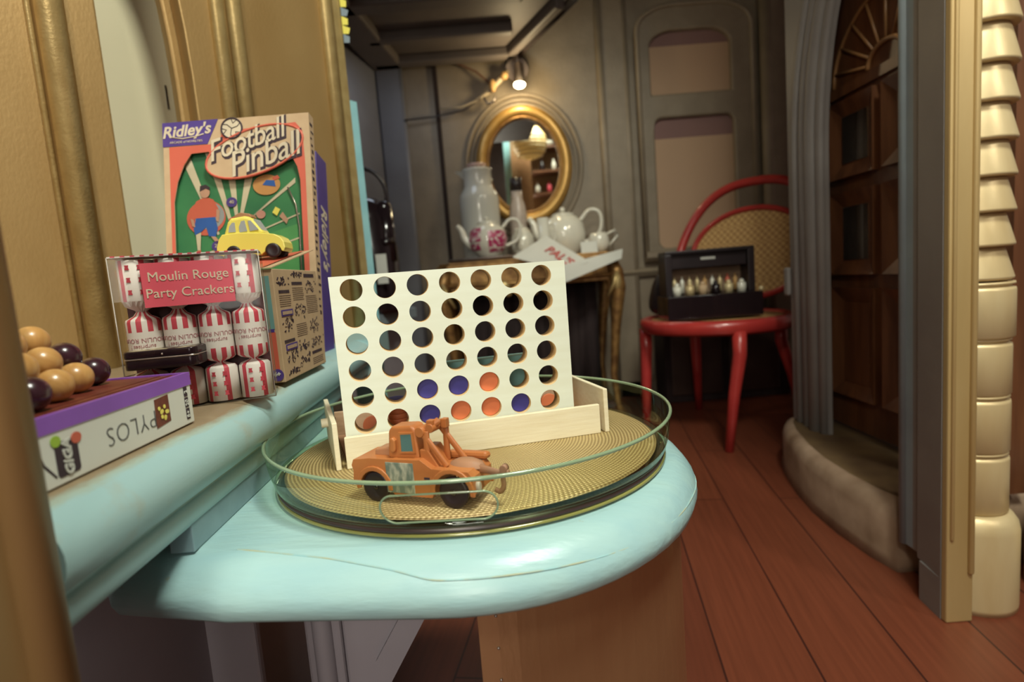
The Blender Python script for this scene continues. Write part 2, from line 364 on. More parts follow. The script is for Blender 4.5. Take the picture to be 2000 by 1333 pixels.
def mat_sill():
    """blue paint rubbed back to brown wood and gold on the flat top where things get dragged about"""
    m = bpy.data.materials.new('worn_sill'); m.use_nodes = True; nt, N, L, b = nodes(m)
    tc = N.new('ShaderNodeTexCoord'); sx = N.new('ShaderNodeSeparateXYZ'); L.new(tc.outputs['Object'], sx.inputs[0])
    mp = N.new('ShaderNodeMapping'); mp.inputs['Scale'].default_value = (14, 3, 14); L.new(tc.outputs['Object'], mp.inputs[0])
    nz = N.new('ShaderNodeTexNoise'); nz.inputs['Scale'].default_value = 2.5; nz.inputs['Detail'].default_value = 8; nz.inputs['Roughness'].default_value = .7
    L.new(mp.outputs[0], nz.inputs[0])
    def math(op, a, c):
        n = N.new('ShaderNodeMath'); n.operation = op
        for i, q in enumerate((a, c)):
            if isinstance(q, (int, float)): n.inputs[i].default_value = q
            else: L.new(q, n.inputs[i])
        return n.outputs[0]
    nl = N.new('ShaderNodeTexNoise'); nl.inputs['Scale'].default_value = 4.5; L.new(tc.outputs['Object'], nl.inputs[0])
    # wear grows away from the rolled front edge (x = -0.25), less at the far end
    e = math('MULTIPLY', math('SUBTRACT', math('MULTIPLY', sx.outputs[0], -1.0), .262), 42.0)
    e = math('ADD', e, math('MULTIPLY', math('SUBTRACT', nz.outputs['Fac'], .5), 1.5))
    e = math('ADD', e, math('MULTIPLY', math('SUBTRACT', nl.outputs['Fac'], .5), 1.2))
    e = math('SUBTRACT', e, math('MULTIPLY', math('MAXIMUM', math('SUBTRACT', sx.outputs[1], .66), 0.0), 8.0))
    e = math('SUBTRACT', e, math('MULTIPLY', math('MAXIMUM', math('SUBTRACT', .633, sx.outputs[2]), 0.0), 45.0))
    c1 = N.new('ShaderNodeValToRGB'); c1.color_ramp.elements[0].position = .15; c1.color_ramp.elements[1].position = .75
    c1.color_ramp.elements[0].color = (.34, .53, .535, 1); c1.color_ramp.elements[1].color = (.27, .20, .12, 1)
    md = c1.color_ramp.elements.new(.42); md.color = (.36, .45, .38, 1)
    L.new(e, c1.inputs[0])
    g = N.new('ShaderNodeValToRGB'); g.color_ramp.elements[0].position = .60; g.color_ramp.elements[1].position = .74
    g.color_ramp.elements[0].color = (0, 0, 0, 1); g.color_ramp.elements[1].color = (1, 1, 1, 1)
    n3 = N.new('ShaderNodeTexNoise'); n3.inputs['Scale'].default_value = 22; n3.inputs['Detail'].default_value = 5; L.new(tc.outputs['Object'], n3.inputs[0])
    L.new(n3.outputs['Fac'], g.inputs[0])
    mx = N.new('ShaderNodeMix'); mx.data_type = 'RGBA'; L.new(math('MULTIPLY', g.outputs[0], .45), mx.inputs[0]); L.new(c1.outputs[0], mx.inputs[6])
    mx.inputs[7].default_value = (.40, .33, .20, 1); L.new(mx.outputs[2], b.inputs['Base Color'])
    bp = N.new('ShaderNodeBump'); bp.inputs['Strength'].default_value = .2; bp.inputs['Distance'].default_value = .003
    L.new(nz.outputs['Fac'], bp.inputs['Height']); L.new(bp.outputs[0], b.inputs['Normal'])
    b.inputs['Roughness'].default_value = .42; return m
m_sill = mat_sill()

def mat_table():
    """blue paint with a wandering ochre scratch line and small chips"""
    m = bpy.data.materials.new('chipped_blue'); m.use_nodes = True; nt, N, L, b = nodes(m)
    tc = N.new('ShaderNodeTexCoord')
    mp = N.new('ShaderNodeMapping'); mp.inputs['Scale'].default_value = (2, 9, 9); L.new(tc.outputs['Object'], mp.inputs[0])
    n1 = N.new('ShaderNodeTexNoise'); n1.inputs['Scale'].default_value = 5; n1.inputs['Detail'].default_value = 6; L.new(mp.outputs[0], n1.inputs[0])
    c1 = N.new('ShaderNodeValToRGB'); c1.color_ramp.elements[0].position = .3; c1.color_ramp.elements[1].position = .7
    c1.color_ramp.elements[0].color = (.32, .52, .545, 1); c1.color_ramp.elements[1].color = (.37, .57, .565, 1); L.new(n1.outputs['Fac'], c1.inputs[0])
    n2 = N.new('ShaderNodeTexNoise'); n2.inputs['Scale'].default_value = 55; n2.inputs['Detail'].default_value = 3; L.new(tc.outputs['Object'], n2.inputs[0])
    c2 = N.new('ShaderNodeValToRGB'); c2.color_ramp.elements[0].position = .72; c2.color_ramp.elements[1].position = .76
    c2.color_ramp.elements[0].color = (0, 0, 0, 1); c2.color_ramp.elements[1].color = (1, 1, 1, 1); L.new(n2.outputs['Fac'], c2.inputs[0])
    mx = N.new('ShaderNodeMix'); mx.data_type = 'RGBA'; L.new(c2.outputs[0], mx.inputs[0]); L.new(c1.outputs[0], mx.inputs[6]); mx.inputs[7].default_value = (.34, .42, .34, 1)
    L.new(mx.outputs[2], b.inputs['Base Color'])
    n4 = N.new('ShaderNodeTexNoise'); n4.inputs['Scale'].default_value = 16; n4.inputs['Detail'].default_value = 5; L.new(mp.outputs[0], n4.inputs[0])
    bp = N.new('ShaderNodeBump'); bp.inputs['Strength'].default_value = .22; bp.inputs['Distance'].default_value = .003
    L.new(n4.outputs['Fac'], bp.inputs['Height']); L.new(bp.outputs[0], b.inputs['Normal'])
    b.inputs['Roughness'].default_value = .33; return m
m_table = mat_table()
m_ochre = mat('ochre_scratch', (.40, .44, .30), .5, 0, (.30, .52, .54), 40, lo=.4, hi=.6)

def mat_cane():
    m = bpy.data.materials.new('woven_cane'); m.use_nodes = True; nt, N, L, b = nodes(m)
    tc = N.new('ShaderNodeTexCoord'); mp = N.new('ShaderNodeMapping'); mp.inputs['Rotation'].default_value = (0, radians(0), 0); L.new(tc.outputs['Object'], mp.inputs[0])
    br = N.new('ShaderNodeTexChecker'); br.inputs['Scale'].default_value = 62; br.inputs['Color1'].default_value = (.60, .38, .15, 1); br.inputs['Color2'].default_value = (.40, .22, .08, 1)
    L.new(mp.outputs[0], br.inputs['Vector']); L.new(br.outputs['Color'], b.inputs['Base Color']); b.inputs['Roughness'].default_value = .6
    return m
m_canew = mat_cane()
m_mirror = bpy.data.materials.new('mirror_glass'); m_mirror.use_nodes = True
_n = m_mirror.node_tree.nodes['Principled BSDF']; _n.inputs['Metallic'].default_value = 1; _n.inputs['Roughness'].default_value = .02; _n.inputs['Base Color'].default_value = (.85, .85, .8, 1)

# ------------------------------------------------------------------ the setting
WY = 3.25; CZ = 1.955
struct(MB().box((-3.2, -2.2, -.06), (4.2, 4.0, 0)).build('floor', m_floor))

# back wall with its panelling
b = MB(); b.box((-1.1, WY, 0), (2.2, WY + .06, 2.6)); struct(b.build('wall_back', m_wallback))
b = MB(); b.prism([(-.62, 3.25), (-1.02, .98 + 0.4), (-1.08, .98 + 0.4), (-.68, 3.25)], .0, 2.6); struct(b.build('wall_left', m_cabin))
# mouldings on the back wall: left corner post, dark joint, the two pilasters by the window, the dado rail, the skirting
b = MB()
b.box((-.62, WY - .05, 0), (-.50, WY, CZ)); b.cyl((-.50, WY - .03, 0), (-.50, WY - .03, CZ), .018); struct(b.build('trim_1', m_cabin))
b = MB(); b.box((-.322, WY - .012, .3), (-.298, WY, CZ)); struct(b.build('trim_2', m_seam))
b = MB(); b.box((.60, WY - .035, 0), (.74, WY, 2.6)); b.cyl((.60, WY - .02, 0), (.60, WY - .02, 2.6), .022); b.cyl((.735, WY - .02, 0), (.735, WY - .02, 2.6), .018)
struct(b.build('trim_3', m_wallback))
b = MB(); b.box((1.47, WY - .07, 0), (1.66, WY, 2.6)); b.cyl((1.49, WY - .06, 0), (1.49, WY - .06, 2.6), .03); struct(b.build('trim_4', m_wallback))
b = MB()
b.prism([(WY, .685), (WY - .03, .69), (WY - .05, .715), (WY - .03, .735), (WY, .74)], -.3, .9, 'x')
struct(b.build('trim_5', m_wallback))
b = MB(); b.prism([(WY, 0), (WY - .035, 0), (WY - .035, .085), (WY - .012, .11), (WY, .11)], -.5, 2.2, 'x'); struct(b.build('baseboard_back', m_wallback))
# the arched window of two blind-filled panes
wx0, wx1 = .80, 1.425
def arch_out(x0, x1, z0, z1, r, n=8):
    p = [(x0, z0), (x1, z0)]
    for i in range(n + 1): a = pi/2*i/n; p.append((x1 - r + r*cos(a), z1 - r*.62 + r*.62*sin(a)))
    for i in range(n + 1): a = pi/2 + pi/2*i/n; p.append((x0 + r + r*cos(a), z1 - r*.62 + r*.62*sin(a)))
    return p
def frame_with_holes(mb, outer, holes, y0, y1):
    """flat moulded board with holes, built by filling with bmesh triangulation"""
    bm = bmesh.new(); edges = []
    for loop in [outer] + holes:
        vs = [bm.verts.new((p[0], y0, p[1])) for p in loop]
        edges += [bm.edges.new((vs[i], vs[(i + 1) % len(vs)])) for i in range(len(vs))]
    r = bmesh.ops.triangle_fill(bm, edges=edges, use_beauty=True)
    fs = [g for g in r['geom'] if isinstance(g, bmesh.types.BMFace)]
    ex = bmesh.ops.extrude_face_region(bm, geom=fs)
    for v in [g for g in ex['geom'] if isinstance(g, bmesh.types.BMVert)]: v.co.y = y1
    bm.verts.index_update()
    mb.add([v.co[:] for v in bm.verts], [[v.index for v in f.verts] for f in bm.faces]); bm.free()
ph1 = arch_out(.868, 1.308, 1.672, 2.0, .13); ph2 = rrect(.876, .838, 1.316, 1.545, .045)
win = thing('window_1', None, None, (0, 0, 0)); struct(win)
b = MB(); frame_with_holes(b, arch_out(wx0, wx1, .80, 2.13, .20), [ph1, ph2], WY - .045, WY); b.build('window_frame', m_wallback, win, bevel=.012, bseg=3)
b = MB(); o_ = arch_out(wx0, wx1, .80, 2.13, .20); b.tube([(p[0], WY - .045, p[1]) for p in o_[1:] + [o_[0]]], .014, 8); b.build('window_moulding', m_wallback, win)
b = MB(); b.box((.85, WY - .014, 1.66), (1.33, WY - .006, 1.93)); b.box((.85, WY - .014, .82), (1.33, WY - .006, 1.44)); b.build('blind', m_shade, win)
b = MB(); b.box((.85, WY - .014, 1.93), (1.33, WY - .006, 2.02)); b.box((.85, WY - .014, 1.44), (1.33, WY - .006, 1.56)); b.build('blind_band', m_shade2, win)
b = MB(); b.prism([(WY, .76), (WY - .06, .77), (WY - .085, .79), (WY - .085, .82), (WY - .05, .825), (WY, .825)], .79, 1.46, 'x'); b.build('window_sill', m_wallback, win)

# ceiling: low panelled slab whose right edge runs out towards the viewer, open darkness above it
cR = PZ(1120, -10, CZ)
b = MB(); b.prism([(-1.1, WY), (.155, WY), (cR.x, cR.y), (cR.x - .1, 1.2), (-1.25, 1.2)], CZ, CZ + .05); struct(b.build('ceiling', m_ceil))
def beam(x0, y0, x1, y1, wd, h=.05):
    d = Vector((x1 - x0, y1 - y0, 0)).normalized(); n = Vector((-d.y, d.x, 0)) * wd / 2
    q = [Vector((x0, y0, 0)) + n, Vector((x1, y1, 0)) + n, Vector((x1, y1, 0)) - n, Vector((x0, y0, 0)) - n]
    return q, h
for i, (x0, y0, x1, y1, wd) in enumerate(((-.62, 3.16, .15, 3.16, .07), (-.58, 2.86, .12, 2.86, .055), (-.62, 2.52, .16, 2.52, .10), (-.55, 3.2, -.75, 1.5, .16), (.09, 3.2, cR.x - .06, cR.y, .05))):
    q, h = beam(x0, y0, x1, y1, wd); b = MB(); b.prism([(p.x, p.y) for p in q], CZ - h, CZ + .004)
    struct(b.build('trim_%d' % (6 + i), m_ceil, bevel=.012, bseg=2))
b = MB(); b.tube([(-.5, WY - .02, CZ - .012), (.155, WY - .02, CZ - .012), (cR.x + .005, cR.y, CZ - .012)], .019, 8); struct(b.build('trim_11', m_seam))
b = MB(); b.box((-1.3, .9, 2.55), (2.3, 3.31, 2.6)); struct(b.build('ceiling_upper', m_ceil))
# low ledge along the cabin's left side
b = MB(); b.prism([(-.99, 1.62), (-.55, 1.75), (-.42, 2.55), (-.60, 3.2), (-.72, 3.2)], .60, .64); b.prism([(-.99, 1.70), (-.60, 1.80), (-.50, 2.53), (-.60, 3.2), (-.72, 3.2)], 0, .60, mi=1)
struct(b.build('trim_12', [m_bluegrey, m_panel]))

# ------------------------------------------------------------------ gold facade on the left (sill, pilasters, arch)
SD = Vector((.576, .817, 0)).normalized(); SN = Vector((SD.y, -SD.x, 0)); SP = Vector((-.73, 1.056, 0))
FM = Matrix(((SD.x, SN.x, 0, SP.x), (SD.y, SN.y, 0, SP.y), (0, 0, 1, 0), (0, 0, 0, 1)))   # local (s, out, z)
SZ = .635
b = MB()
b.box((-1.3, -.05, SZ), (-.058, .0, 2.6), M=FM)                      # panel left of the first pilaster
b.box((-.058, -.05, SZ), (.030, .03, 2.6), M=FM)                     # first pilaster
struct(b.build('wall_facade', m_gold, bevel=.004))
b = MB(); b.cyl((-.040, .030, SZ), (-.040, .030, 2.6), .021, M=FM); struct(b.build('trim_13', m_goldbead))
b = MB(); b.cyl((-.062, .004, SZ), (-.062, .004, 2.6), .005, M=FM); struct(b.build('trim_14', m_goldbead))
# arch: jamb with a curve into the crown
def arch_poly(off):
    pts = [(.32, SZ), (.32, 2.6), (.03, 2.6), (.03, 1.60)]
    for i in range(9):
        a = pi/2 - pi/2*i/8; pts.append((.03 + (.153 - off) * sin(pi/2 - a), 1.10 + (1.60 - 1.10 - off) * sin(a)))
    pts.append((.183 - off, SZ)); return pts
def archp(s1, z0, top):
    pts = [(.33, SZ), (.33, 2.6), (.028, 2.6), (.028, top)]
    for i in range(1, 11):
        a = pi/2 * i/10; pts.append((.028 + (s1 - .028) * sin(a) ** .55, z0 + (top - z0) * max(0, cos(a)) ** .8))
    pts.append((s1, SZ)); return pts
b = MB(); b.prism(archp(.200, 1.08, 1.62), -.03, .004, 'y', M=FM); struct(b.build('wall_arch', m_gold, bevel=.003))
b = MB(); b.prism(archp(.183, 1.08, 1.58), -.055, -.030, 'y', M=FM); struct(b.build('trim_15', m_gold, bevel=.006, bseg=3))
b = MB(); b.cyl((.268, .006, SZ), (.268, .006, 2.6), .016, M=FM); b.cyl((.306, .008, SZ), (.306, .008, 2.6), .017, M=FM); struct(b.build('trim_16', m_goldbead))
b = MB(); b.box((.325, -.05, SZ), (.60, .004, 2.6), M=FM); struct(b.build('wall_pier', m_gold))
b = MB(); b.cyl((.556, .006, SZ), (.556, .006, 2.6), .017, M=FM); b.box((.577, -.05, SZ), (.600, .012, 2.6), M=FM); struct(b.build('trim_17', m_goldbead))
b = MB(); b.box((.600, -.09, .30), (.625, .010, 1.235), M=FM); b.cyl((.625, -.03, .30), (.625, -.03, 1.235), .02, M=FM); struct(b.build('trim_18', m_blue))
# cream back panel seen through the arch, with a dark slot
b = MB(); b.box((-.35, -.20, SZ), (.5, -.18, 2.6), M=FM); struct(b.build('wall_niche', m_cream))
sl0 = FM.inverted() @ PP(322, 167, SP - SN*.178, SN); sl1 = FM.inverted() @ PP(331, 214, SP - SN*.178, SN)
b = MB(); b.box((sl0.x, -.181, sl1.z), (sl1.x - .001, -.176, sl0.z), M=FM); struct(b.build('trim_19', m_dark))
# near gold post, out of focus, with two beads
b = MB(); b.box((-.335, .225, 0), (-.258, .280, 2.4))
struct(b.build('trim_20', m_postgold, bevel=.01, bseg=3))
b = MB()
for xx, rr in ((-.258, .012), (-.285, .010)): b.cyl((xx, .279, 0), (xx, .279, 2.4), rr)
struct(b.build('trim_21', m_postgold))
# sill: flat top, rolled nose, bead and fascia
prof = [(-.60, .635), (-.292, .635), (-.285, .6345), (-.278, .6332), (-.272, .6315), (-.266, .6287), (-.2608, .6252), (-.256, .6206), (-.2532, .6155), (-.2515, .610), (-.2512, .604), (-.252, .598), (-.254, .5925), (-.257, .588), (-.2603, .5847), (-.264, .582), (-.2695, .5795), (-.2695, .577), (-.266, .575), (-.265, .572), (-.265, .563), (-.2685, .558), (-.60, .557)]
b = MB(); b.prism([(p[0], p[1]) for p in prof], .2925, 1.18, 'y', smooth=False)
b.v = [(x - .049*(y - .30) if x > -.5 else x, y, z) for x, y, z in b.v]
# deeper part of the sill reaching back to the facade
b.prism([(-.59, .281), (-.59, 1.18), (-.30, 1.18), (-.34, 1.55), (-.62, 1.36), (-1.6, .15), (-1.6, .10), (-.59, .10)], .557, .635)
o = b.build('sill', m_sill); struct(o); o.name = 'trim_22'
for p in o.data.polygons: p.use_smooth = True
o.data.set_sharp_from_angle(angle=radians(42))
b = MB(); b.prism([(-.2745, .445), (-.298, .90), (-.32, .90), (-.295, .445)], .5355, .5625); struct(b.build('trim_25', mat('shaded_lath', (.24, .36, .39), .5, 0, (.20, .31, .34), 8, (1, 6, 6)), bevel=.001))  # blue lath greyed: shade under the sill is put into its colour
# base wall under the sill: panelled, with a post and a gap
b = MB(); b.box((-.60, .20, 0), (-.405, 1.16, .556)); struct(b.build('wall_base', m_panel))
b = MB(); b.box((-.46, .655, 0), (-.345, .67, .487)); b.box((-.285, .655, 0), (-.24, .68, .487)); b.cyl((-.262, .654, 0), (-.262, .654, .487), .012)
b.prism([(-.24, .05), (-.24, .487), (-.05, .487), (-.17, .30)], .66, .675, 'y')
struct(b.build('wall_cheek', m_panel, bevel=.004))
b = MB(); b.prism([(-.07, .487), (-.04, .487), (-.19, .24), (-.20, .28)], .652, .66, 'y'); struct(b.build('trim_23', m_panel))
b = MB(); b.box((-.20, .80, .27), (-.13, .86, .32)); struct(b.build('trim_24', m_cream, bevel=.008))

# ------------------------------------------------------------------ right: arched doorway, blue reveal, gold pilaster
XW = 1.0
def facepoly():
    pts = [(2.04, 0), (2.04, 2.6), (1.20, 2.6), (1.20, 1.52)]
    # arch crown is at y ~1.55; springs at z 1.05, y 1.775
    for i in range(1, 11):
        a = pi/2 * i/10; pts.append((1.50 + .272 * sin(a), 1.05 + .60 * cos(a)))
    pts.insert(4, (1.50, 1.65)); pts[3] = (1.20, 1.65)
    pts.append((1.772, 0)); return pts
arch_pts = [(1.772, 0.0)] + [(1.50 + .272*cos(a), 1.05 + .60*sin(a)) for a in [pi/2*i/12 for i in range(13)]] + [(1.215, 1.65), (1.215, 0.0)]
def fill_x(outer, xa, xb, name, m):
    bm = bmesh.new(); vs = [bm.verts.new((xa, p[0], p[1])) for p in outer]; es = [bm.edges.new((vs[i], vs[(i+1) % len(vs)])) for i in range(len(vs))]
    r = bmesh.ops.triangle_fill(bm, edges=es, use_beauty=True); fs = [g for g in r['geom'] if isinstance(g, bmesh.types.BMFace)]
    ex = bmesh.ops.extrude_face_region(bm, geom=fs)
    for v in [g for g in ex['geom'] if isinstance(g, bmesh.types.BMVert)]: v.co.x = xb
    bm.verts.index_update(); g = MB(); g.add([v.co[:] for v in bm.verts], [[v.index for v in f.verts] for f in bm.faces]); bm.free(); return g.build(name, m)
struct(fill_x([(1.975, 0), (1.975, 2.6), (1.205, 2.6), (1.205, 1.65)] + arch_pts[:-2][::-1], XW, XW + .014, 'wall_right', m_jamb))
def archline(off, x, r, name, m, n=14):
    pts = [(x, 1.772 + off, .0)] + [(x, 1.50 + (.272 + off) * cos(a), 1.05 + (.60 + off) * sin(a)) for a in [pi/2 * i/n for i in range(n + 1)]]
    return MB().tube(pts, r, 8).build(name, m)
struct(archline(.018, XW - .002, .016, 'trim_26', m_jamb)); struct(archline(.06, XW - .004, .026, 'trim_27', m_jamb))
struct(archline(.115, XW - .002, .018, 'trim_28', m_jamb)); struct(archline(.17, XW - .002, .014, 'trim_29', m_jamb))
b = MB(); b.prism([(1.00, 1.975), (1.00, 1.995), (1.9, 1.995), (1.9, 1.975)], 0, 2.6); struct(b.build('wall_right_end', m_jamb))
b = MB(); b.prism([(1.0, 1.985), (.985, 1.99), (.985, 2.02), (1.0, 2.02)], .60, .70); struct(b.build('trim_30', m_jamb, bevel=.008))
# the reveal and front pilaster: the blue piece stops short of the floor at its inner edge
b = MB(); b.prism([(.806, 1.045), (.858, 1.045), (.858, 1.075), (.935, 1.075), (.935, 1.21), (.845, 1.21), (.838, 1.19), (.836, 1.15), (.822, 1.13)], .085, 2.6)
b.prism([(.806, 1.045), (.858, 1.045), (.858, 1.075), (.93, 1.075), (.93, 1.115), (.815, 1.115)], 0, .085)
struct(b.build('trim_31', m_jamb))
b = MB(); b.cyl((.842, 1.195, .085), (.842, 1.195, 2.6), .012); b.prism([(.8370, 1.13), (.848, 1.13), (.856, 1.209), (.8440, 1.209), (.8365, 1.19)], .086, 2.6); struct(b.build('trim_35', m_bluegrey))
b = MB(); b.prism([(.8065, 1.030), (.8585, 1.030), (.8585, 1.045), (.8065, 1.045)], 0, 2.6); b.cyl((.853, 1.030, .10), (.853, 1.030, 2.6), .006); b.cyl((.816, 1.030, .17), (.816, 1.030, 2.6), .004)
struct(b.build('trim_32', mat('pilaster_gold', (.54, .40, .19), .42, .35, (.44, .30, .12), 9, (1, 1, .2), bump=.1), bevel=.003))
# door: planked leaf with raised panels, two small mirror panes and a fan of ribs
XD = 1.085
dr = thing('door_1', None, None, (0, 0, 0)); struct(dr)
def dp(y, z, d=0): return (XD + d, y, z)
dpts = [(1.945, .17), (1.945, 1.10)] + [(1.50 + .445*cos(a), 1.10 + .72*sin(a)) for a in [pi/2*i/10 for i in range(1, 11)]] + [(1.21, 1.82), (1.21, .17)]
b = MB(); b.prism(dpts, XD, XD + .04, 'x'); b.build('door_leaf', m_doorwood, dr)
def raised(y0, y1, z0, z1, pane, ins=.045):
    g = MB()
    for (a, c, d, e) in ((y0, y1, z1 - ins, z1), (y0, y1, z0, z0 + ins), (y0, y0 + ins, z0, z1), (y1 - ins, y1, z0, z1)):
        pass
    o_ = [(y0, z0), (y1, z0), (y1, z1), (y0, z1)]; i_ = [(y0 + ins, z0 + ins), (y1 - ins, z0 + ins), (y1 - ins, z1 - ins), (y0 + ins, z1 - ins)]
    vs = [(XD - .022, p[0], p[1]) for p in o_] + [(XD - .003, p[0], p[1]) for p in i_] + [(XD + .001, p[0], p[1]) for p in o_]
    fs = [(k, (k+1) % 4, 4 + (k+1) % 4, 4 + k) for k in range(4)] + [(k, (k+1) % 4, 8 + (k+1) % 4, 8 + k) for k in range(4)]
    g.add(vs, fs); pn = g.build('raised_panel', m_doorwood, dr, fix=False)
    h = MB(); h.box((XD - .006, y0 + ins, z0 + ins), (XD - .001, y1 - ins, z1 - ins)); h.build('pane' if pane else 'panel_field', m_mirror if pane else m_doorwood, pn)
for (z0, z1, g_) in ((.966, 1.197, True), (.668, .923, True), (.278, .626, False)): raised(1.643, 1.858, z0, z1, g_); raised(1.39, 1.605, z0, z1, False)
fy, fz = 1.61, 1.250
b = MB()
for a in (12, 33, 52, 70, 90, 110, 130):
    A = radians(a); b.cyl((XD - .004, fy + .078*cos(A), fz + .055*sin(A)), (XD - .004, fy + .245*cos(A), fz + .20*sin(A)), .0045, 8)
b.tube([(XD - .004, fy + .078*cos(radians(a)), fz + .055*sin(radians(a))) for a in range(0, 181, 12)], .007, 8)
b.tube([(XD - .004, fy + .245*cos(radians(a)), fz + .20*sin(radians(a))) for a in range(0, 151, 8)], .006, 8)
b.build('fan_ribs', mat('door_rib', (.30, .15, .06), .4), dr)
b = MB(); b.box((XD - .012, 1.21, 1.215), (XD, 1.90, 1.245)); b.build('crossrail', m_doorwood, dr)

# ground past the column on the right: pale wall over red skirting
b = MB(); b.box((2.0, 3.1, .16), (4.2, 3.16, .9)); struct(b.build('wall_far', m_cream))
b = MB(); b.box((2.0, 3.08, 0), (4.2, 3.15, .16)); struct(b.build('baseboard_far', mat('red_skirting', (.16, .02, .015), .4)))
b = MB(); b.box((1.62, 1.75, .72), (1.72, 1.85, 2.6)); struct(b.build('trim_33', m_doorwood))

# ------------------------------------------------------------------ half-round blue table on the left of centre
tb = thing('half_round_table', 'light blue half-round table with a rounded edge and curved gold base, under the glass tray', 'table', (0, 0, 0))
TZ = .535
tc_ = V(-.05, .66)
def table_outline(off):
    pts = []
    R = .262 - off
    for i in range(37):
        a = radians(-96 + (96 + 88) * i/36); pts.append((tc_.x + R * cos(a) * .93, tc_.y + R * sin(a) * 1.02))
    pts += [(-.30, tc_.y + R * 1.02)]
    pts += [(-.352 + off, .60), (-.352 + off, .452 + off), (-.335 + off, .432 + off), (-.24, .411 + off)]
    return pts
levels = [(.022, .487), (.006, .4885), (.000, .494), (-.003, .503), (-.001, .512), (.004, .519), (.010, .526), (.019, .532), (.032, .535)]
b = MB(); rings = [[(p[0], p[1], z) for p in table_outline(o_)] for o_, z in levels]
n = len(rings[0]); vs = [p for r_ in rings for p in r_]
b.add(vs, [(k*n+i, k*n+(i+1) % n, (k+1)*n+(i+1) % n, (k+1)*n+i) for k in range(len(rings)-1) for i in range(n)], smooth=True)
b.add(vs, [list(range(n))[::-1], [(len(rings)-1)*n+i for i in range(n)]])
b.build('table_top', m_table, tb)
# ochre scratch line wandering along the rounded edge
def surf(off):
    for (o1, z1), (o2, z2) in zip(levels[3:-1], levels[4:]):
        if o1 <= off <= o2: return z1 + (z2 - z1)*(off - o1)/(o2 - o1)
    return TZ
sp = []
for i in range(12):
    f = i/11; off = .034 - .029*f; o_ = table_outline(off); a_, b_ = V(*o_[-1]), V(*o_[0]); q = a_ + (b_ - a_)*f; sp.append((q.x, q.y, surf(off) + .0001))
for i in range(1, 27):
    f = i/26; a = radians(-96 + 88*f); off = .005 - .0078*f; R = .262 - off; sp.append((tc_.x + R*cos(a)*.93, tc_.y + R*sin(a)*1.02, surf(off) + .0012*sin(9*f) - .0004))
b = MB(); b.tube(sm(sp, 2), .0007, 6); b.build('paint_scratch', m_ochre, tb)
# curved gold sheet base
b = MB(); prof_ = []
RB = .232; vs = []; nn = 40
for i in range(nn + 1):
    a = radians(-92 + 170 * i/nn)
    for rr, z in ((RB, .0), (RB, .4865), (RB - .012, .4865), (RB - .012, .0)): vs.append((tc_.x + .012 + rr * cos(a) * .93, tc_.y + rr * sin(a) * 1.0, z))
b.add(vs, [(4*i+k, 4*(i+1)+k, 4*(i+1)+(k+1) % 4, 4*i+(k+1) % 4) for i in range(nn) for k in range(4)], smooth=False)
b.add(vs, [(0, 1, 2, 3), tuple(4*nn+k for k in (3, 2, 1, 0))])
drum = b.build('curved_base', mat('bronze_sheet', (.46, .29, .15), .33, .7, (.36, .20, .10), 6, (1, 1, .35), bump=.2, bscale=60), tb)
for k in range(16):
    z = .05 + .028*k; x, y = tc_.x + .012 + RB*cos(radians(-88))*.93, tc_.y + RB*sin(radians(-88)); g = MB(); g.ball((x, y - .0005, z), .0013, seg=8, rings=6); g.build('tack', m_metal, tb)

# ------------------------------------------------------------------ glass tray
TC = V(-.0545, .652, 0); TR_ = .2265; TB = TZ
ty = thing('glass_tray', 'round pale green glass tray with upright rim and oblong handle hole, on the blue table', 'tray', (TC.x, TC.y, TB + .0006))
WH0, WH1 = .013, .0505      # wall from base plate to rim
hole_a = min((radians(a/4) for a in range(-560, -160)), key=lambda a: abs(PJ((TC.x + TR_*cos(a), TC.y + TR_*sin(a), TB + .03))[0] - 852))
# wall as a curved sheet with a real oblong handle hole
import numpy as _np
NA, NZ = 180, 14; vs = []; fs = []
hw, hz0, hz1 = .0485, .0150, .0400
def tw_r(z): return TR_ - .006 * (1 - (z - WH0)/(WH1 - WH0)) ** 2
def hole_loop(n=40):
    L_ = []; r_ = (hz1 - hz0)/2; zc = (hz1 + hz0)/2
    for k in range(n):
        t = 2*pi*k/n; cx_ = (hw - r_) * (1 if cos(t) > 0 else -1); L_.append((cx_ + r_*cos(t), zc + r_*sin(t)))
    return L_
bm = bmesh.new(); edges = []
half = .085
out_ = [(-half + 2*half*k/34, WH0) for k in range(35)] + [(half, WH0 + (WH1 - WH0)*k/8) for k in range(1, 8)] + [(half - 2*half*k/34, WH1) for k in range(35)] + [(-half, WH1 - (WH1 - WH0)*k/8) for k in range(1, 8)]
for loop in (out_, hole_loop()):
    q = [bm.verts.new((p[0], 0, p[1])) for p in loop]; edges += [bm.edges.new((q[i], q[(i+1) % len(q)])) for i in range(len(q))]
bmesh.ops.triangle_fill(bm, edges=edges, use_beauty=True); bm.verts.index_update()
def wrap(l, z, rr=0): a = hole_a + l/TR_; r_ = tw_r(z) + rr; return (r_*cos(a), r_*sin(a), z)
b = MB(); b.add([wrap(v.co.x, v.co.z) for v in bm.verts], [[v.index for v in f.verts] for f in bm.faces], smooth=True); bm.free()
a0 = half/TR_; NB = 120; vs = []
for i in range(NB + 1):
    l = half + (2*pi*TR_ - 2*half) * i/NB
    for k in range(9): vs.append(wrap(l, WH0 + (WH1 - WH0)*k/8))
b.add(vs, [(9*i+k, 9*(i+1)+k, 9*(i+1)+k+1, 9*i+k+1) for i in range(NB) for k in range(8)], smooth=True)
b.build('tray_wall', m_glass, ty, fix=False)
b = MB(); b.tube([(TR_*cos(2*pi*i/120), TR_*sin(2*pi*i/120), WH1) for i in range(120)], .0019, 8, closed=True); b.build('rim', m_rimglass, ty)
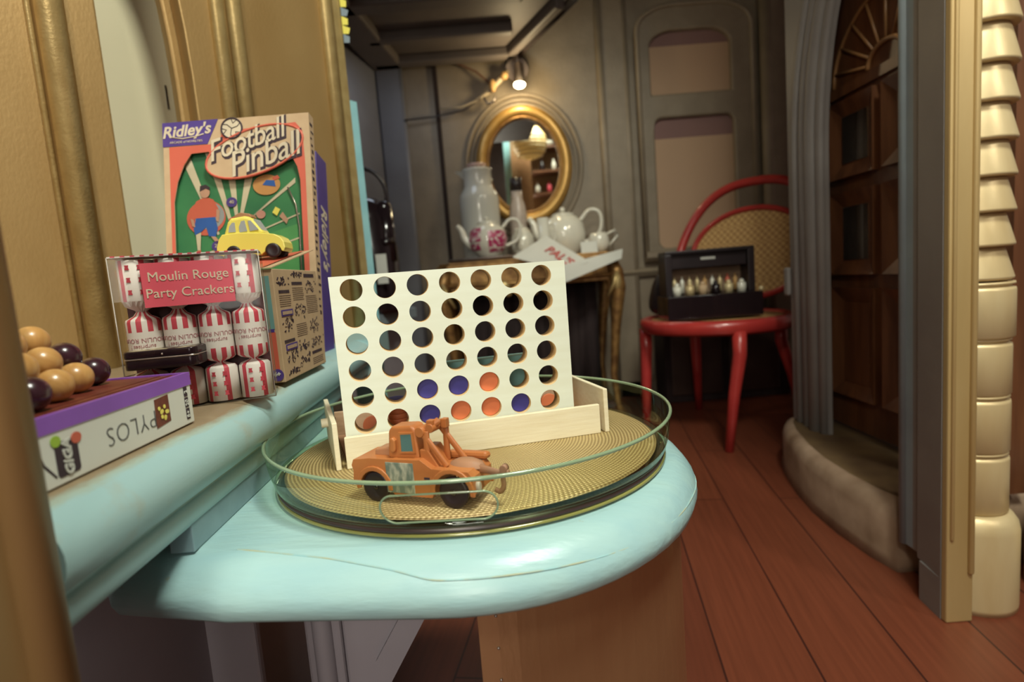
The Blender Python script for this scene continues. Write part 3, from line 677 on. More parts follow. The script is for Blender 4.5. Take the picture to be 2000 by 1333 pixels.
b = MB(); b.tube([wrap(l, z) for l, z in hole_loop(48)], .0009, 6, closed=True); b.build('handle_hole', m_rimglass, ty)
b = MB(); b.lathe([(0, .0075), (TR_ - .012, .0075), (TR_ - .008, .009), (TR_ - .006, .0125), (TR_ - .008, .0125), (TR_ - .012, .011), (0, .011)], 96); b.build('tray_floor', m_glass, ty)
b = MB(); b.lathe([(TR_ - .03, .004), (TR_ - .0085, .004), (TR_ - .0075, .0075), (TR_ - .03, .0075)], 96); b.build('dark_band', mat('dark_band', (.05, .03, .03), .3), ty)
b = MB(); b.lathe([(TR_ - .035, .0), (TR_ - .011, .0), (TR_ - .0065, .002), (TR_ - .0085, .004), (TR_ - .035, .004)], 96); b.build('foot_rim', m_baseglass, ty)
MZ = .0123
b = MB(); b.lathe([(0, 0), (.207, 0), (.2105, .0012), (.207, .0028), (0, .0028)], 96)
pm = b.build('placemat', m_woven); pm.location = (TC.x, TC.y, TB + MZ); tag(pm, 'round gold-thread woven mat lying flat inside the glass tray', 'mat')
MT = TB + MZ + .0029

# ------------------------------------------------------------------ wooden four-in-a-row game
A = V(-.1916, .5837, 0); B = V(.1018, .6487, 0); gd = (B - A).normalized(); gn = V(-gd.y, gd.x, 0)
gm = thing('connecting_game', 'upright white wooden game board with rows of round holes, in a pale wood box', 'game', (A.x, A.y, MT), atan2(gd.y, gd.x))
GL = (B - A).length; GDp = .135
lt = .0055
b = MB(); b.box((lt, 0, 0), (GL - lt, .006, .0345)); b.build('front_rail', m_wood, gm, bevel=.0008)
ld = (V(-.36, .933, 0)); rd = V(-.255, .967, 0)
def loc(p): return (p.dot(gd), p.dot(gn))
la, ra = loc(ld), loc(rd)
def endpanel(x0, d, sgn, L_):
    # side profile: sloping cut at the front upper corner
    dv = V(d[0], d[1]).normalized(); nv = V(-dv.y, dv.x) * (-sgn) * lt
    g = MB(); pr_ = [(0, 0), (L_, 0), (L_, .052), (.0, .052)] if sgn < 0 else [(0, 0), (L_, 0), (L_, .052), (0, .052)]
    P = [V(x0 + dv.x*t, dv.y*t, z) for t, z in pr_]
    g.quadprism(P, (nv.x, nv.y, 0)); return g.build('end_panel', m_wood, gm, bevel=.001)
endpanel(0, la, -1, .15); endpanel(GL, ra, 1, .14)
lb = V(la[0], la[1]).normalized()*.146; rb_ = V(GL, 0) + V(ra[0], ra[1]).normalized()*.137
b = MB(); b.prism([(lb.x + .006, lb.y - .004), (rb_.x - .006, rb_.y - .004), (rb_.x - .006, rb_.y + .002), (lb.x + .006, lb.y + .002)], 0, .034); b.build('back_rail', mat('inner_tan', (.58, .40, .26), .6, 0, (.50, .33, .20), 18, (3, 12, 12)), gm)
b = MB(); b.prism([(lt + .001, .0065), (GL - lt - .001, .0065), (rb_.x - .008, rb_.y - .005), (lb.x + .008, lb.y - .005)], 0.0005, .004); b.build('box_floor', mat('box_floor_tan', (.52, .30, .18), .6, 0, (.45, .25, .14), 20, (2, 12, 12)), gm)
pg_ = V(lb.x, lb.y) * .62
b = MB(); b.cyl((pg_.x + .004, pg_.y, .034), (pg_.x - .013, pg_.y - .002, .034), .0055); b.build('peg', m_wood, gm, bevel=.001)
# the holed board
bt = .021; bth = .021                        # distance behind the front line, thickness
def bl(px, py): q = PP(px, py, A + gn * bt, gn); return ((q - A).dot(gd), q.z - MT)
x0, zt0 = bl(640, 540); x1, zt1 = bl(1102, 510); zb0 = .006
h = [bl(689, 565), bl(1061, 539), bl(711, 826), bl(1071, 783)]
hx0 = (h[0][0] + h[2][0])/2; hx1 = (h[1][0] + h[3][0])/2; hz1_ = (h[0][1] + h[1][1])/2; hz0_ = (h[2][1] + h[3][1])/2
sx_ = (hx1 - hx0)/6; sz_ = (hz1_ - hz0_)/5; zt = (zt0 + zt1)/2; HR = .0119; NS = 32
b = MB()
for i in range(7):
    for j in range(6):
        cx_, cz_ = hx0 + sx_*i, hz0_ + sz_*j; sq = []; ci = []
        for k in range(NS):
            a = 2*pi*(k + .5)/NS; ca, sa = cos(a), sin(a); m_ = 1/max(abs(ca)/(sx_/2), abs(sa)/(sz_/2))
            sq.append((cx_ + ca*m_, cz_ + sa*m_)); ci.append((cx_ + ca*HR, cz_ + sa*HR))
        # snap the cell's corners
        for cxs, czs in ((1, 1), (-1, 1), (-1, -1), (1, -1)):
            tgt = (cx_ + cxs*sx_/2, cz_ + czs*sz_/2); kk = min(range(NS), key=lambda k: hypot(sq[k][0]-tgt[0], sq[k][1]-tgt[1])); sq[kk] = tgt
        for y, rev in ((bt, 0), (bt + bth, 1)):
            vs = [(p[0], y, p[1]) for p in sq] + [(p[0], y, p[1]) for p in ci]
            b.add(vs, [((k, (k+1) % NS, NS+(k+1) % NS, NS+k) if not rev else (NS+k, NS+(k+1) % NS, (k+1) % NS, k)) for k in range(NS)])
        vs = [(p[0], bt, p[1]) for p in ci] + [(p[0], bt + bth, p[1]) for p in ci]
        b.add(vs, [(k, (k+1) % NS, NS+(k+1) % NS, NS+k) for k in range(NS)], mi=1, smooth=True)
gx0, gx1, gz0, gz1 = hx0 - sx_/2, hx1 + sx_/2, hz0_ - sz_/2, hz1_ + sz_/2
for y in (bt, bt + bth):
    for (a, c, d, e) in ((x0, gx0, zb0, zt), (gx1, x1, zb0, zt), (gx0, gx1, zb0, gz0), (gx0, gx1, gz1, zt)):
        b.add([(a, y, d), (c, y, d), (c, y, e), (a, y, e)], [(0, 1, 2, 3) if y == bt else (3, 2, 1, 0)])
for q in (((x0, zb0), (x1, zb0)), ((x1, zb0), (x1, zt)), ((x1, zt), (x0, zt)), ((x0, zt), (x0, zb0))):
    b.add([(q[0][0], bt, q[0][1]), (q[0][0], bt+bth, q[0][1]), (q[1][0], bt+bth, q[1][1]), (q[1][0], bt, q[1][1])], [(0, 1, 2, 3)])
b.build('holed_board', [m_board, m_woodin], gm, fix=False)
def to_world(x, y, z): return A + gd*x + gn*y + V(0, 0, MT + z)
def make_disc(m, name): g = MB(); g.cyl((0, -.003, 0), (0, .003, 0), HR - .0002, 36); return g.build(name, m, bevel=.0006)
names = {(2, 1): ('b', 'blue disc in the second row from the bottom, left of the other blue disc there'), (3, 1): ('b', 'blue disc in the second row from the bottom, right beside the orange disc'),
         (4, 1): ('o', 'orange disc in the second row from the bottom of the holed board'), (2, 0): ('b', 'blue disc in the bottom row, above the cab of the brown toy truck'),
         (3, 0): ('o', 'left of the two orange discs in the bottom row of the holed board'), (4, 0): ('o', 'right of the two orange discs in the bottom row of the holed board'),
         (5, 0): ('b', 'blue disc in the bottom row, second hole from the right end')}
first = {}
for (i, j), (k, lab) in names.items():
    if k not in first: d_ = make_disc(m_dblue if k == 'b' else m_dor, 'game_disc'); first[k] = d_
    else: d_ = first[k].copy(); COL.objects.link(d_)
    d_.location = to_world(hx0 + sx_*i, bt + .0105, hz0_ + sz_*j); d_.rotation_euler = (0, 0, atan2(gd.y, gd.x))
    tag(d_, lab, 'game disc', 'discs slotted in the holed board')
# loose pieces lying in the box behind the board
cl_ = V((CC - A).dot(gd), (CC - A).dot(gn), CAMH - MT)
def behind(i, j, dy):
    h_ = V(hx0 + sx_*i, bt, hz0_ + sz_*j); y = bt + bth + dy; t = (y - cl_.y)/(h_.y - cl_.y); return cl_ + (h_ - cl_)*t
q1, q2, q3 = behind(1, 1, .047), behind(0, 0, .078), behind(6, 0, .078)
ns_ = max(4, int((q1.z - .0045)/.0062)); words = ('lowest', 'second', 'third', 'fourth', 'fifth', 'sixth', 'seventh', 'eighth')
loose = [(q1.x, q1.y, .0077 + .0062*k, 0, 'o' if k < ns_ - 1 else 'b', words[k] + ' orange disc of the small stack in the box behind the board' if k < ns_ - 1 else 'blue disc on top of the small stack behind the board') for k in range(ns_)]
loose += [(q2.x + .008, q2.y, .0166, 1, 'o', 'orange disc propped on edge in the box behind the bottom left hole'), (q3.x - .002, q3.y, .0166, 1, 'o', 'orange disc propped on edge in the box behind the bottom right hole')]
for k, (x, y, z, rx, c, lab) in enumerate(loose):
    d_ = first[c].copy(); COL.objects.link(d_); d_.location = to_world(x, y, z); d_.rotation_euler = (-.12 if rx else pi/2, 0, atan2(gd.y, gd.x)); tag(d_, lab, 'game disc', 'loose discs behind the board')
# teal card box leaning behind the board
bxz = behind(4, 2, .035).z - .0045 - .0015; bxx0 = behind(2.55, 2, .035).x; bxx1 = behind(5.4, 1, .035).x
t_ = thing('card_box', 'small teal printed card box standing behind the white holed board', 'box', to_world((bxx0 + bxx1)/2, .073, .0045), atan2(gd.y, gd.x))
b = MB(); bw_ = (bxx1 - bxx0)/2; b.box((-bw_, 0, 0), (bw_, .022, bxz)); b.build('carton', m_teal, t_, bevel=.001)
b = MB(); flat(b, [(-bw_, .0), (bw_, .0), (bw_, .034), (.02, .040), (-.02, .034), (-bw_, .030)], (0, -.0001, 0), (1, 0, 0), (0, 0, 1)); b.build('printed_hills', m_greenl, t_)
b = MB(); flat(b, [(-bw_, .0), (bw_, .0), (bw_, .026), (.01, .030), (-bw_, .024)], (0, -.0006, 0), (1, 0, 0), (0, 0, 1)); b.build('printed_sand', m_kraft, t_)

# ------------------------------------------------------------------ brown toy tow truck (plain toy, seen from its left side)
fw, rw = PZ(738, 980, MT), PZ(889, 994, MT); td = (rw - fw).normalized(); wb = (rw - fw).length
tk = thing('toy_tow_truck', 'rusty brown toy tow truck with worn pale door, in front of the wooden game', 'toy truck', (fw.x, fw.y, MT), atan2(td.y, td.x))
def arc(cx, cz, r, a0, a1, n=10): return [(cx + r*cos(radians(a0 + (a1-a0)*i/n)), cz + r*sin(radians(a0 + (a1-a0)*i/n))) for i in range(n+1)]
k = wb
W = .42*k                                     # body half-depth offset: width .84 k, near side at y=0
def S(pts): return [(p[0]*k, p[1]*k) for p in pts]
tk.scale = (1, .58, 1.03)
# lower body with wheel arches
body = [(-.30, .19), (-.28, .34), (-.30, .41), (-.27, .475), (-.05, .50), (.18, .50), (.62, .51), (.76, .42), (1.20, .41), (1.25, .35), (1.26, .17), (1.20, .16)] + arc(1.0, .17, .225, 0, 180) + [(.74, .10), (.26, .10)] + arc(0, .17, .205, 0, 180) + [(-.24, .17)]
b = MB(); b.prism(S(body), -.03*k, .80*k, 'y'); b.build('truck_body', m_rust, tk, bevel=.0022, bseg=3)
for y0, y1 in ((-.065, -.005), (.77, .835)):
    for c, r0 in ((0, .245), (1.0, .27)):
        g = MB(); g.prism(S(arc(c, .17, r0, -5, 185, 12) + arc(c, .17, r0-.055, 185, -5, 12)), y0*k, y1*k, 'y'); g.build('fender', m_rust, tk, bevel=.001)
b = MB(); b.prism(S([(.17, .49), (.175, .58), (.20, .80), (.25, .845), (.50, .86), (.55, .82), (.57, .49)]), .10*k, .50*k, 'y'); cab = b.build('cab', m_rust, tk, bevel=.003, bseg=3)
b = MB()
for y in (.085, .515): b.prism(S([(.36, .575), (.365, .765), (.505, .775), (.515, .585)]), (y-.012)*k, (y+.012)*k, 'y')
b.prism(S([(.165, .58), (.205, .755), (.225, .755), (.185, .58)]), .16*k, .44*k, 'y')
b.build('cab_window', m_glassy, cab)
b = MB()
for y in (.075,):
    fr = S([(.335, .555), (.34, .785), (.53, .795), (.54, .565)]); inn = S([(.36, .575), (.365, .765), (.505, .775), (.515, .585)])
    for i in range(4): b.prism([fr[i], fr[(i+1) % 4], inn[(i+1) % 4], inn[i]], (y-.012)*k, (y+.03)*k, 'y')
b.build('window_frame', m_rust, cab)
b = MB(); b.prism(S([(.225, .575), (.23, .72), (.275, .735), (.30, .70), (.295, .585), (.265, .56)]), .02*k, .12*k, 'y'); b.build('side_mirror', m_rust, tk, bevel=.0015)
b = MB(); b.prism(S([(-.06, .49), (-.05, .565), (.12, .59), (.18, .58), (.18, .49)]), .20*k, .58*k, 'y'); b.build('engine', m_rustd, tk, bevel=.0015)
b = MB(); b.prism(S([(.17, .13), (.17, .47), (.53, .47), (.53, .13)]), -.042*k, -.028*k, 'y'); b.build('door', m_worn, tk, bevel=.0004); tag(tk.children[-1], 'worn pale green door patch')
b = MB(); b.box((.66*k, -.036*k, .30*k), (.73*k, -.03*k, .325*k)); b.build('door_handle', m_ink, tk)
# bed, boom frame and arm
b = MB(); b.prism(S([(.58, .40), (.58, .60), (.68, .60), (.80, .42), (.80, .40)]), .12*k, .66*k, 'y'); b.build('bed', m_rust, tk, bevel=.001)
b = MB()
for y, dx in ((.16, 0.0), (.56, .12)):
    b.cyl(((.60+dx)*k, y*k, .80*k), ((.90+dx)*k, y*k, .42*k), .040*k, 8); b.cyl(((.66+dx)*k, y*k, .42*k), ((.67+dx)*k, y*k, .80*k), .042*k, 8)
b.cyl((.60*k, .10*k, .79*k), (.62*k, .66*k, .79*k), .058*k, 10); b.cyl((.72*k, .14*k, .83*k), (.74*k, .62*k, .83*k), .05*k, 10)
b.cyl((.56*k, .16*k, .76*k), (.80*k, .30*k, .90*k), .042*k, 8); b.box((.68*k, .16*k, .82*k), (.76*k, .30*k, .915*k)); b.box((.78*k, .40*k, .80*k), (.85*k, .54*k, .90*k))
b.build('boom_frame', m_rust, tk, bevel=.0006)
b = MB(); b.lathe([(0, .09), (.10, .085), (.19, .05), (.22, 0)], 20, c=(0, 0, 0), M=Matrix.Translation((1.07*k, .40*k, .39*k)) @ Matrix.Scale(k, 4)); b.build('spare_tyre', m_rustd, tk)
b = MB(); b.prism([(.74*k, .62*k), (1.25*k, .64*k), (1.27*k, .80*k), (.74*k, .80*k)], .42*k, .50*k); b.build('bed_side', m_rust, tk, bevel=.003)
b = MB(); b.tube([(1.12*k, .36*k, .40*k), (1.46*k, .30*k, .36*k), (1.60*k, .28*k, .37*k)], [.055*k, .038*k, .028*k], 8); b.cyl((1.54*k, .22*k, .41*k), (1.54*k, .37*k, .41*k), .04*k)
b.tube(sm([(1.52*k, .28*k, .33*k), (1.53*k, .28*k, .22*k), (1.48*k, .28*k, .15*k), (1.42*k, .28*k, .18*k)], 1), .030*k, 8); b.build('tow_hook', m_rustd, tk)
b = MB(); b.cyl((1.25*k, .10*k, .24*k), (1.30*k, .10*k, .24*k), .05*k); b.build('tail_lamp', mat('clear_lamp', (.55, .5, .45), .1), tk)
def wheel(x, y):
    g = MB(); r_ = .172*k; g.lathe([(0, .07), (.55, .07), (.62, .10), (.86, .11), (1, .07), (1, -.07), (.86, -.11), (0, -.11)], 28, M=Matrix.Translation((x*k, y*k, r_)) @ Matrix.Rotation(pi/2, 4, 'X') @ Matrix.Diagonal((r_, r_, r_*2.1, 1)))
    wv = g.build('wheel', m_tyre, tk)
    g = MB(); s_ = -1 if y < .4 else 1
    g.cyl((x*k, (y + s_*.012)*k, r_), (x*k, (y + s_*.024)*k, r_), .095*k, 20); g.ball((x*k, (y + s_*.024)*k, r_), .035*k, seg=10, rings=6); g.build('hub', m_black, wv)
for x in (0, 1.0):
    for y in (.02, .75): wheel(x, y)
for x in (0, 1.0):
    g = MB(); g.cyl((x*k, .05*k, .17*k), (x*k, .70*k, .17*k), .03*k, 8); g.build('axle', m_tyre, tk)

# ------------------------------------------------------------------ game box with the ball pyramid
c0, c1 = V(-.2823, .3214, 0), V(-.2881, .4949, 0)
ed = (c1 - c0).normalized(); eb = V(-ed.y, ed.x, 0)        # along the front, towards the back (left)
BX = (c1 - c0).length
gb = thing('game_box', 'white game box with violet rim and brown wooden top, carrying the ball pyramid', 'game box', (c0.x, c0.y, SZ), atan2(ed.y, ed.x))
b = MB(); b.box((0, 0, 0), (BX, BX, .038)); b.build('carton', m_boxwhite, gb, bevel=.0008)
b = MB()
b.box((-.0006, -.0006, .0335), (BX + .0006, .003, .0445)); b.box((-.0006, BX - .003, .0335), (BX + .0006, BX + .0006, .0445))
b.box((-.0006, .003, .0335), (.003, BX - .003, .0445)); b.box((BX - .003, .003, .0335), (BX + .0006, BX - .003, .0445)); b.build('violet_rim', m_lilac, gb)
b = MB(); b.box((.003, .003, .038), (BX - .003, BX - .003, .0432))
for t in (.012, .022): b.box((.004, t, .0430), (BX - .004, t + .0012, .0437))
b.build('wooden_board', m_boardbrown, gb)
text('PYLOS', .0195, m_thinink, (BX*.515, -.0001, .0175), (-1, 0, 0), (0, 0, -1), gb, space=1.08, bold=-.00045)
b = MB(); flat(b, [(-.010, -.012), (.010, -.010), (.010, .012), (-.009, .011)], (BX*.735, -.0001, .020), (1, 0, 0), (0, 0, 1)); pic = b.build('printed_picture', m_boardbrown, gb)
b = MB()
random.seed(3)
for i in range(9): flat(b, ell(random.uniform(-.005, .006), random.uniform(-.007, .005), .0017, n=10), (BX*.735, -.0006 - .00005*i, .020), (1, 0, 0), (0, 0, 1))
b.build('printed_balls', m_yellow, pic)
b = MB(); flat(b, rrect(-.0095, -.011, .0095, .011, .0025), (BX*.135, -.0001, .0155), (1, 0, 0), (0, 0, 1)); lg = b.build('maker_badge', m_ink, gb)
b = MB(); flat(b, ell(-.008, .012, .004, .0036), (BX*.135, -.0003, .0155), (1, 0, 0), (0, 0, 1)); b.build('lime_blob', m_lime, lg)
b = MB(); flat(b, ell(.009, .010, .0045, .0036), (BX*.135, -.0003, .0155), (1, 0, 0), (0, 0, 1)); b.build('orange_blob', m_coral, lg)
text('GIGA', .0095, m_paper, (BX*.135, -.0007, .0155), (0, 0, 1), (-1, 0, 0), lg, bold=.0004, shear=.2)
b = MB()
for z0, z1 in ((.0245, .0330), (.0150, .0235), (.0045, .0140)): flat(b, rect(-.0025, z0, .0028, z1), (BX*.945, -.0001, 0), (1, 0, 0), (0, 0, 1))
bar = b.build('symbol_bar', m_ink, gb)
for s_, z in (('2', .0285), ('20', .019), ('8+', .009)): text(s_, .0058, m_paper, (BX*.945, -.0006, z), (0, 0, 1), (-1, 0, 0), bar)
b = MB(); flat(b, [(0, .028), (.004, .016), (.012, .006), (.011, .0055), (.003, .015)], (.001, -.0001, 0), (1, 0, 0), (0, 0, 1)); b.build('torn_edge', m_ink, gb)


# ball pyramid on the board
BR = .0118; BZ0 = SZ + .0432 + BR
p0b = V(-.3085, .3545, 0); bd = (V(-.3481, .4648, 0) - p0b); bsp = bd.length/3; bd.normalize(); bp = V(-bd.y, bd.x, 0)
pz = BR*2; dzl = .0152
front_cols = {0: 'dppd', 1: 'ppd', 2: 'pp', 3: 'd'}
flab = {(0, 0): 'dark wooden ball at the near end of the pyramid\'s bottom row', (0, 1): 'pale wooden ball in the bottom row with swirling grain, beside the near dark ball', (0, 2): 'pale wooden ball in the bottom row beside the far dark ball',
        (0, 3): 'dark wooden ball at the far end of the bottom row, nearest the black tin', (1, 0): 'pale wooden ball of the second row, half hidden by the gold post', (1, 1): 'pale wooden ball in the middle of the second row of the pyramid',
        (1, 2): 'dark wooden ball at the far end of the second row', (2, 0): 'pale wooden ball in the third row, half hidden by the gold post', (2, 1): 'topmost fully visible pale wooden ball of the pyramid', (3, 0): 'dark wooden ball on the very top of the pyramid by the gold post'}
pro = {}
for lay in range(4):
    for r_ in range(min(2, 4 - lay)):
        for c in range(4 - lay):
            kind = front_cols[lay][c] if r_ == 0 else 'pd'[(c + r_ + lay) % 2]
            q = p0b + bd*(bsp*(c + lay/2)) + bp*(pz*(r_ + lay/2)); z = BZ0 + dzl*lay
            if kind not in pro:
                g = MB(); g.ball((0, 0, 0), BR, seg=28, rings=18); o = g.build('wooden_ball', m_pale if kind == 'p' else m_darkball); pro[kind] = o
            else: o = pro[kind].copy(); COL.objects.link(o)
            o.location = (q.x, q.y, z); o.rotation_euler = (random.random()*3, random.random()*3, 0)
            lab = flab.get((lay, c)) if r_ == 0 else ('pale' if kind == 'p' else 'dark') + ' wooden ball hidden behind the front face of the pyramid'
            tag(o, lab, 'ball', 'wooden balls of the pyramid')

# small black tin
tn = thing('mint_tin', 'small flat black hinged tin with printed lid, on the white game box', 'tin', (PZ(332, 714, SZ + .0448).x, PZ(332, 714, SZ + .0448).y, SZ + .0448), radians(10))
tn.scale = (.80, .80, .84)
b = MB(); rr = rrect(-.041, -.027, .041, .027, .009, 6); b.prism(rr, 0, .0115, smooth=True); b.build('tin_base', m_tin, tn, bevel=.001)
b = MB(); b.prism([(p[0]*1.012, p[1]*1.012) for p in rr], .0115, .013, smooth=True); b.build('tin_rim', m_tinedge, tn)
b = MB(); b.prism([(p[0]*1.01, p[1]*1.01) for p in rr], .013, .0215, smooth=True); ld_ = b.build('tin_lid', m_tin, tn, bevel=.0018, bseg=3)
b = MB(); b.prism([(p[0]*.93, p[1]*.92) for p in rr], .0213, .0219); b.build('lid_print', m_tinlid, ld_)
b = MB(); b.ball((.004, -.0275, .0165), .0013, seg=8, rings=6); b.build('lid_dimple', m_tinedge, ld_)

# ------------------------------------------------------------------ box of party crackers
kd = V(.135, .048, 0).normalized(); kn = V(-kd.y, kd.x, 0); K0 = V(-.379, .5425, 0); KW = .1345; KH = .154; KD = .038
kb = thing('cracker_box', 'clear plastic box with pink lettered band holding red and white party crackers', 'box', (K0.x, K0.y, SZ), atan2(kd.y, kd.x))
b = MB(); b.box((0, 0, 0), (KW, KD, KH)); b.build('clear_box', m_clear, kb, bevel=.002)
def mb_lines(seglist, r, m, name, parent):
    g = MB()
    for a_, c_ in seglist: g.cyl(a_, c_, r, 6)
    return g.build(name, m, parent)
b = MB(); b.tube([(.001, .001, .001), (KW - .001, .001, .001), (KW - .001, .001, KH - .001), (.001, .001, KH - .001)], .0007, 6, closed=True); b.build('box_edge', mat('plastic_edge', (.55, .50, .46), .2), kb)
b = MB(); b.box((.003, KD - .003, .002), (KW - .003, KD - .002, KH - .004)); b.build('dark_backing', mat('backing', (.10, .03, .035), .6), kb)
b = MB(); b.box((.001, .002, KH - .0012), (KW - .001, KD - .002, KH + .0004)); top_ = b.build('striped_top', m_crack, kb)
b = MB()
for i in range(16): b.box((.004 + .0082*i, .001, KH - .0008), (.0075 + .0082*i, KD - .004, KH + .0008))
o = b.build('top_stripes', m_pinkred, top_)
b = MB(); b.box((.0, -.0012, KH - .0505), (.100, -.0004, KH - .0075), M=Matrix.Translation((.0275, 0, 0)) @ Matrix.Diagonal((.80, 1, 1, 1))); band = b.build('pink_band', m_pink, kb)
text('Moulin Rouge', .0128, m_creamink, (.0685, -.0014, KH - .0215), (1, 0, 0), (0, 0, 1), band)
text('Party Crackers', .0128, m_creamink, (.0685, -.0014, KH - .0375), (1, 0, 0), (0, 0, 1), band)
def cracker_profile():
    R = .0153; return R
def cracker(x, lab, off):
    t = thing('party_cracker', lab, 'cracker', (0, 0, 0), 0, 'party crackers in the clear box')
    q = K0 + kd*x + kn*(.0185); t.location = (q.x, q.y, SZ + .0017); t.rotation_euler = (0, 0, atan2(kd.y, kd.x) + off)
    R = .0157; NSg = 40
    def striped(zlist, name, nst, par, marks=False, hem=False):
        g = MB(); n = len(zlist); vs = []
        for i in range(NSg):
            a = 2*pi*i/NSg
            for r_, z in zlist: vs.append((r_*cos(a), r_*sin(a), z))
        for i in range(NSg):
            j = (i + 1) % NSg
            for k in range(n - 1):
                red = ((i % (NSg//nst)) < (NSg//nst)*(.30 if hem else .2)) and (not hem or zlist[k][1] > .0784 or zlist[k+1][1] < .0556)
                g.add([vs[i*n+k], vs[j*n+k], vs[j*n+k+1], vs[i*n+k+1]], [(0, 1, 2, 3)], mi=1 if red else 0, smooth=True)
        return g.build(name, [m_crack, m_pinkred], par)
    # bottom end, twist, body, twist, top end
    striped([(0, .0), (R, .0005), (R*.99, .034), (R*.85, .0365), (.0045, .0395)], 'lower_end', 5, t)
    striped([(.0045, .0395), (.0045, .0405), (R*.8, .0430), (R, .0455), (R, .0555), (R, .0785), (R, .0885), (R*.95, .0908), (R*.5, .0945), (.005, .0985)], 'body', 10, t, hem=True)
    bd_ = t.children[-1]
    g = MB(); vs = []
    for i in range(40):
        a = 2*pi*i/40; w_ = 1 + .35*(i % 2)
        for r_, z in ((.0045, .0980), (.0045*w_, .1000), (.0100*w_, .1040), (R*.98, .1090)): vs.append((r_*cos(a), r_*sin(a), z))
    g.add(vs, [(4*i+k, 4*((i+1) % 40)+k, 4*((i+1) % 40)+k+1, 4*i+k+1) for i in range(40) for k in range(3)], smooth=False); g.build('twist', m_crack, t)
    striped([(R*.98, .1090), (R, .1100), (R, .1490), (0, .1495)], 'upper_end', 5, t)
    for zz in (.008, .018, .028, .117, .129, .141):
        for aa in (-1.9, -1.25):
            g = MB(); u = V(-sin(aa), cos(aa), 0); O = V(cos(aa)*(R+.0003), sin(aa)*(R+.0003), zz)
            flat(g, [(-.0022, -.0015), (.0022, -.0015), (.0013, .0012), (.002, .003), (-.002, .003), (-.0013, .0012)], O, u, (0, 0, 1)); g.build('printed_mark', m_pinkred, t)
    return t
for i, (x, lab, off) in enumerate(((.0195, 'leftmost party cracker in the clear box, behind the black tin', .1), (.0515, 'second party cracker from the left, standing behind the black tin', .0),
                   (.0835, 'third party cracker from the left in the clear box', -.05), (.1155, 'rightmost party cracker in the clear box, beside the kraft box', .12))):
    c = cracker(x, lab, off)
    for s_, z in (('MOULIN ROUGE', .0705), ('surprises !', .0640)):
        # lettering wrapped round the body, upside down as the cracker stands on its head
        te = text(s_, .0062 if z > .067 else .0056, m_pinkink, (0, 0, 0), (1, 0, 0), (0, 1, 0), c, depth=.0001)
        for v in te.data.vertices:
            a = -pi/2 - v.co.x/.0157 - off; rr_ = .0159 + v.co.z; v.co = (rr_*cos(a), rr_*sin(a), z - v.co.y)

# ------------------------------------------------------------------ kraft box in front, printed all over (side turned to us)
q0 = V(-.2790, .680, SZ); q1 = V(-.2835, .848, SZ); sd_ = (q1 - q0); SL = sd_.length; sd_.normalize(); CH = .138
kr = thing('kraft_box', 'brown kraft card box with black printed side and lifted lid, under the yellow toy car', 'box', q0, atan2(sd_.y, sd_.x))
# local x along the printed side (away), y to the left, z up
CWd = .135
b = MB(); b.box((0, 0, 0), (SL, CWd, CH)); b.build('carton', m_kraft, kr, bevel=.0008)
b = MB(); flat(b, rect(.005, .066, .032, .130), (-.0001, 0, 0), (0, 1, 0), (0, 0, 1), t=-.0004); b.build('teal_print', m_teal, kr)
b = MB(); flat(b, rect(.005, .012, .032, .062), (-.0001, 0, 0), (0, 1, 0), (0, 0, 1), t=-.0004); b.build('coral_print', m_coral, kr)
b = MB(); flat(b, rect(.006, .062, .026, .066), (-.0002, 0, 0), (0, 1, 0), (0, 0, 1), t=-.0004); b.build('purple_line', m_purple, kr)
b = MB(); flat(b, ell(.0085, .0095, .0075), (-.0006, 0, 0), (0, 1, 0), (0, 0, 1), t=-.0004); rd_ = b.build('age_roundel', m_purple, kr)
text('6+', .007, m_paper, (-.0012, .0085, .0105), (0, -1, 0), (0, 0, 1), rd_, bold=.0004)
# lid: orange printed flap rising at the right
b = MB(); b.quadprism([V(-.002, .0, CH + .0005), V(SL, .0, CH + .030), V(SL, CWd, CH + .020), V(-.002, CWd, CH + .0005)], (0, 0, .0012)); lid = b.build('lid_flap', m_kraft, kr)
b = MB(); b.quadprism([V(.004, .012, CH + .0028), V(SL - .012, .010, CH + .0297), V(SL - .012, CWd - .01, CH + .0203), V(.004, CWd - .01, CH + .0028)], (0, 0, .0004)); b.build('coral_lid_print', m_coral, lid)
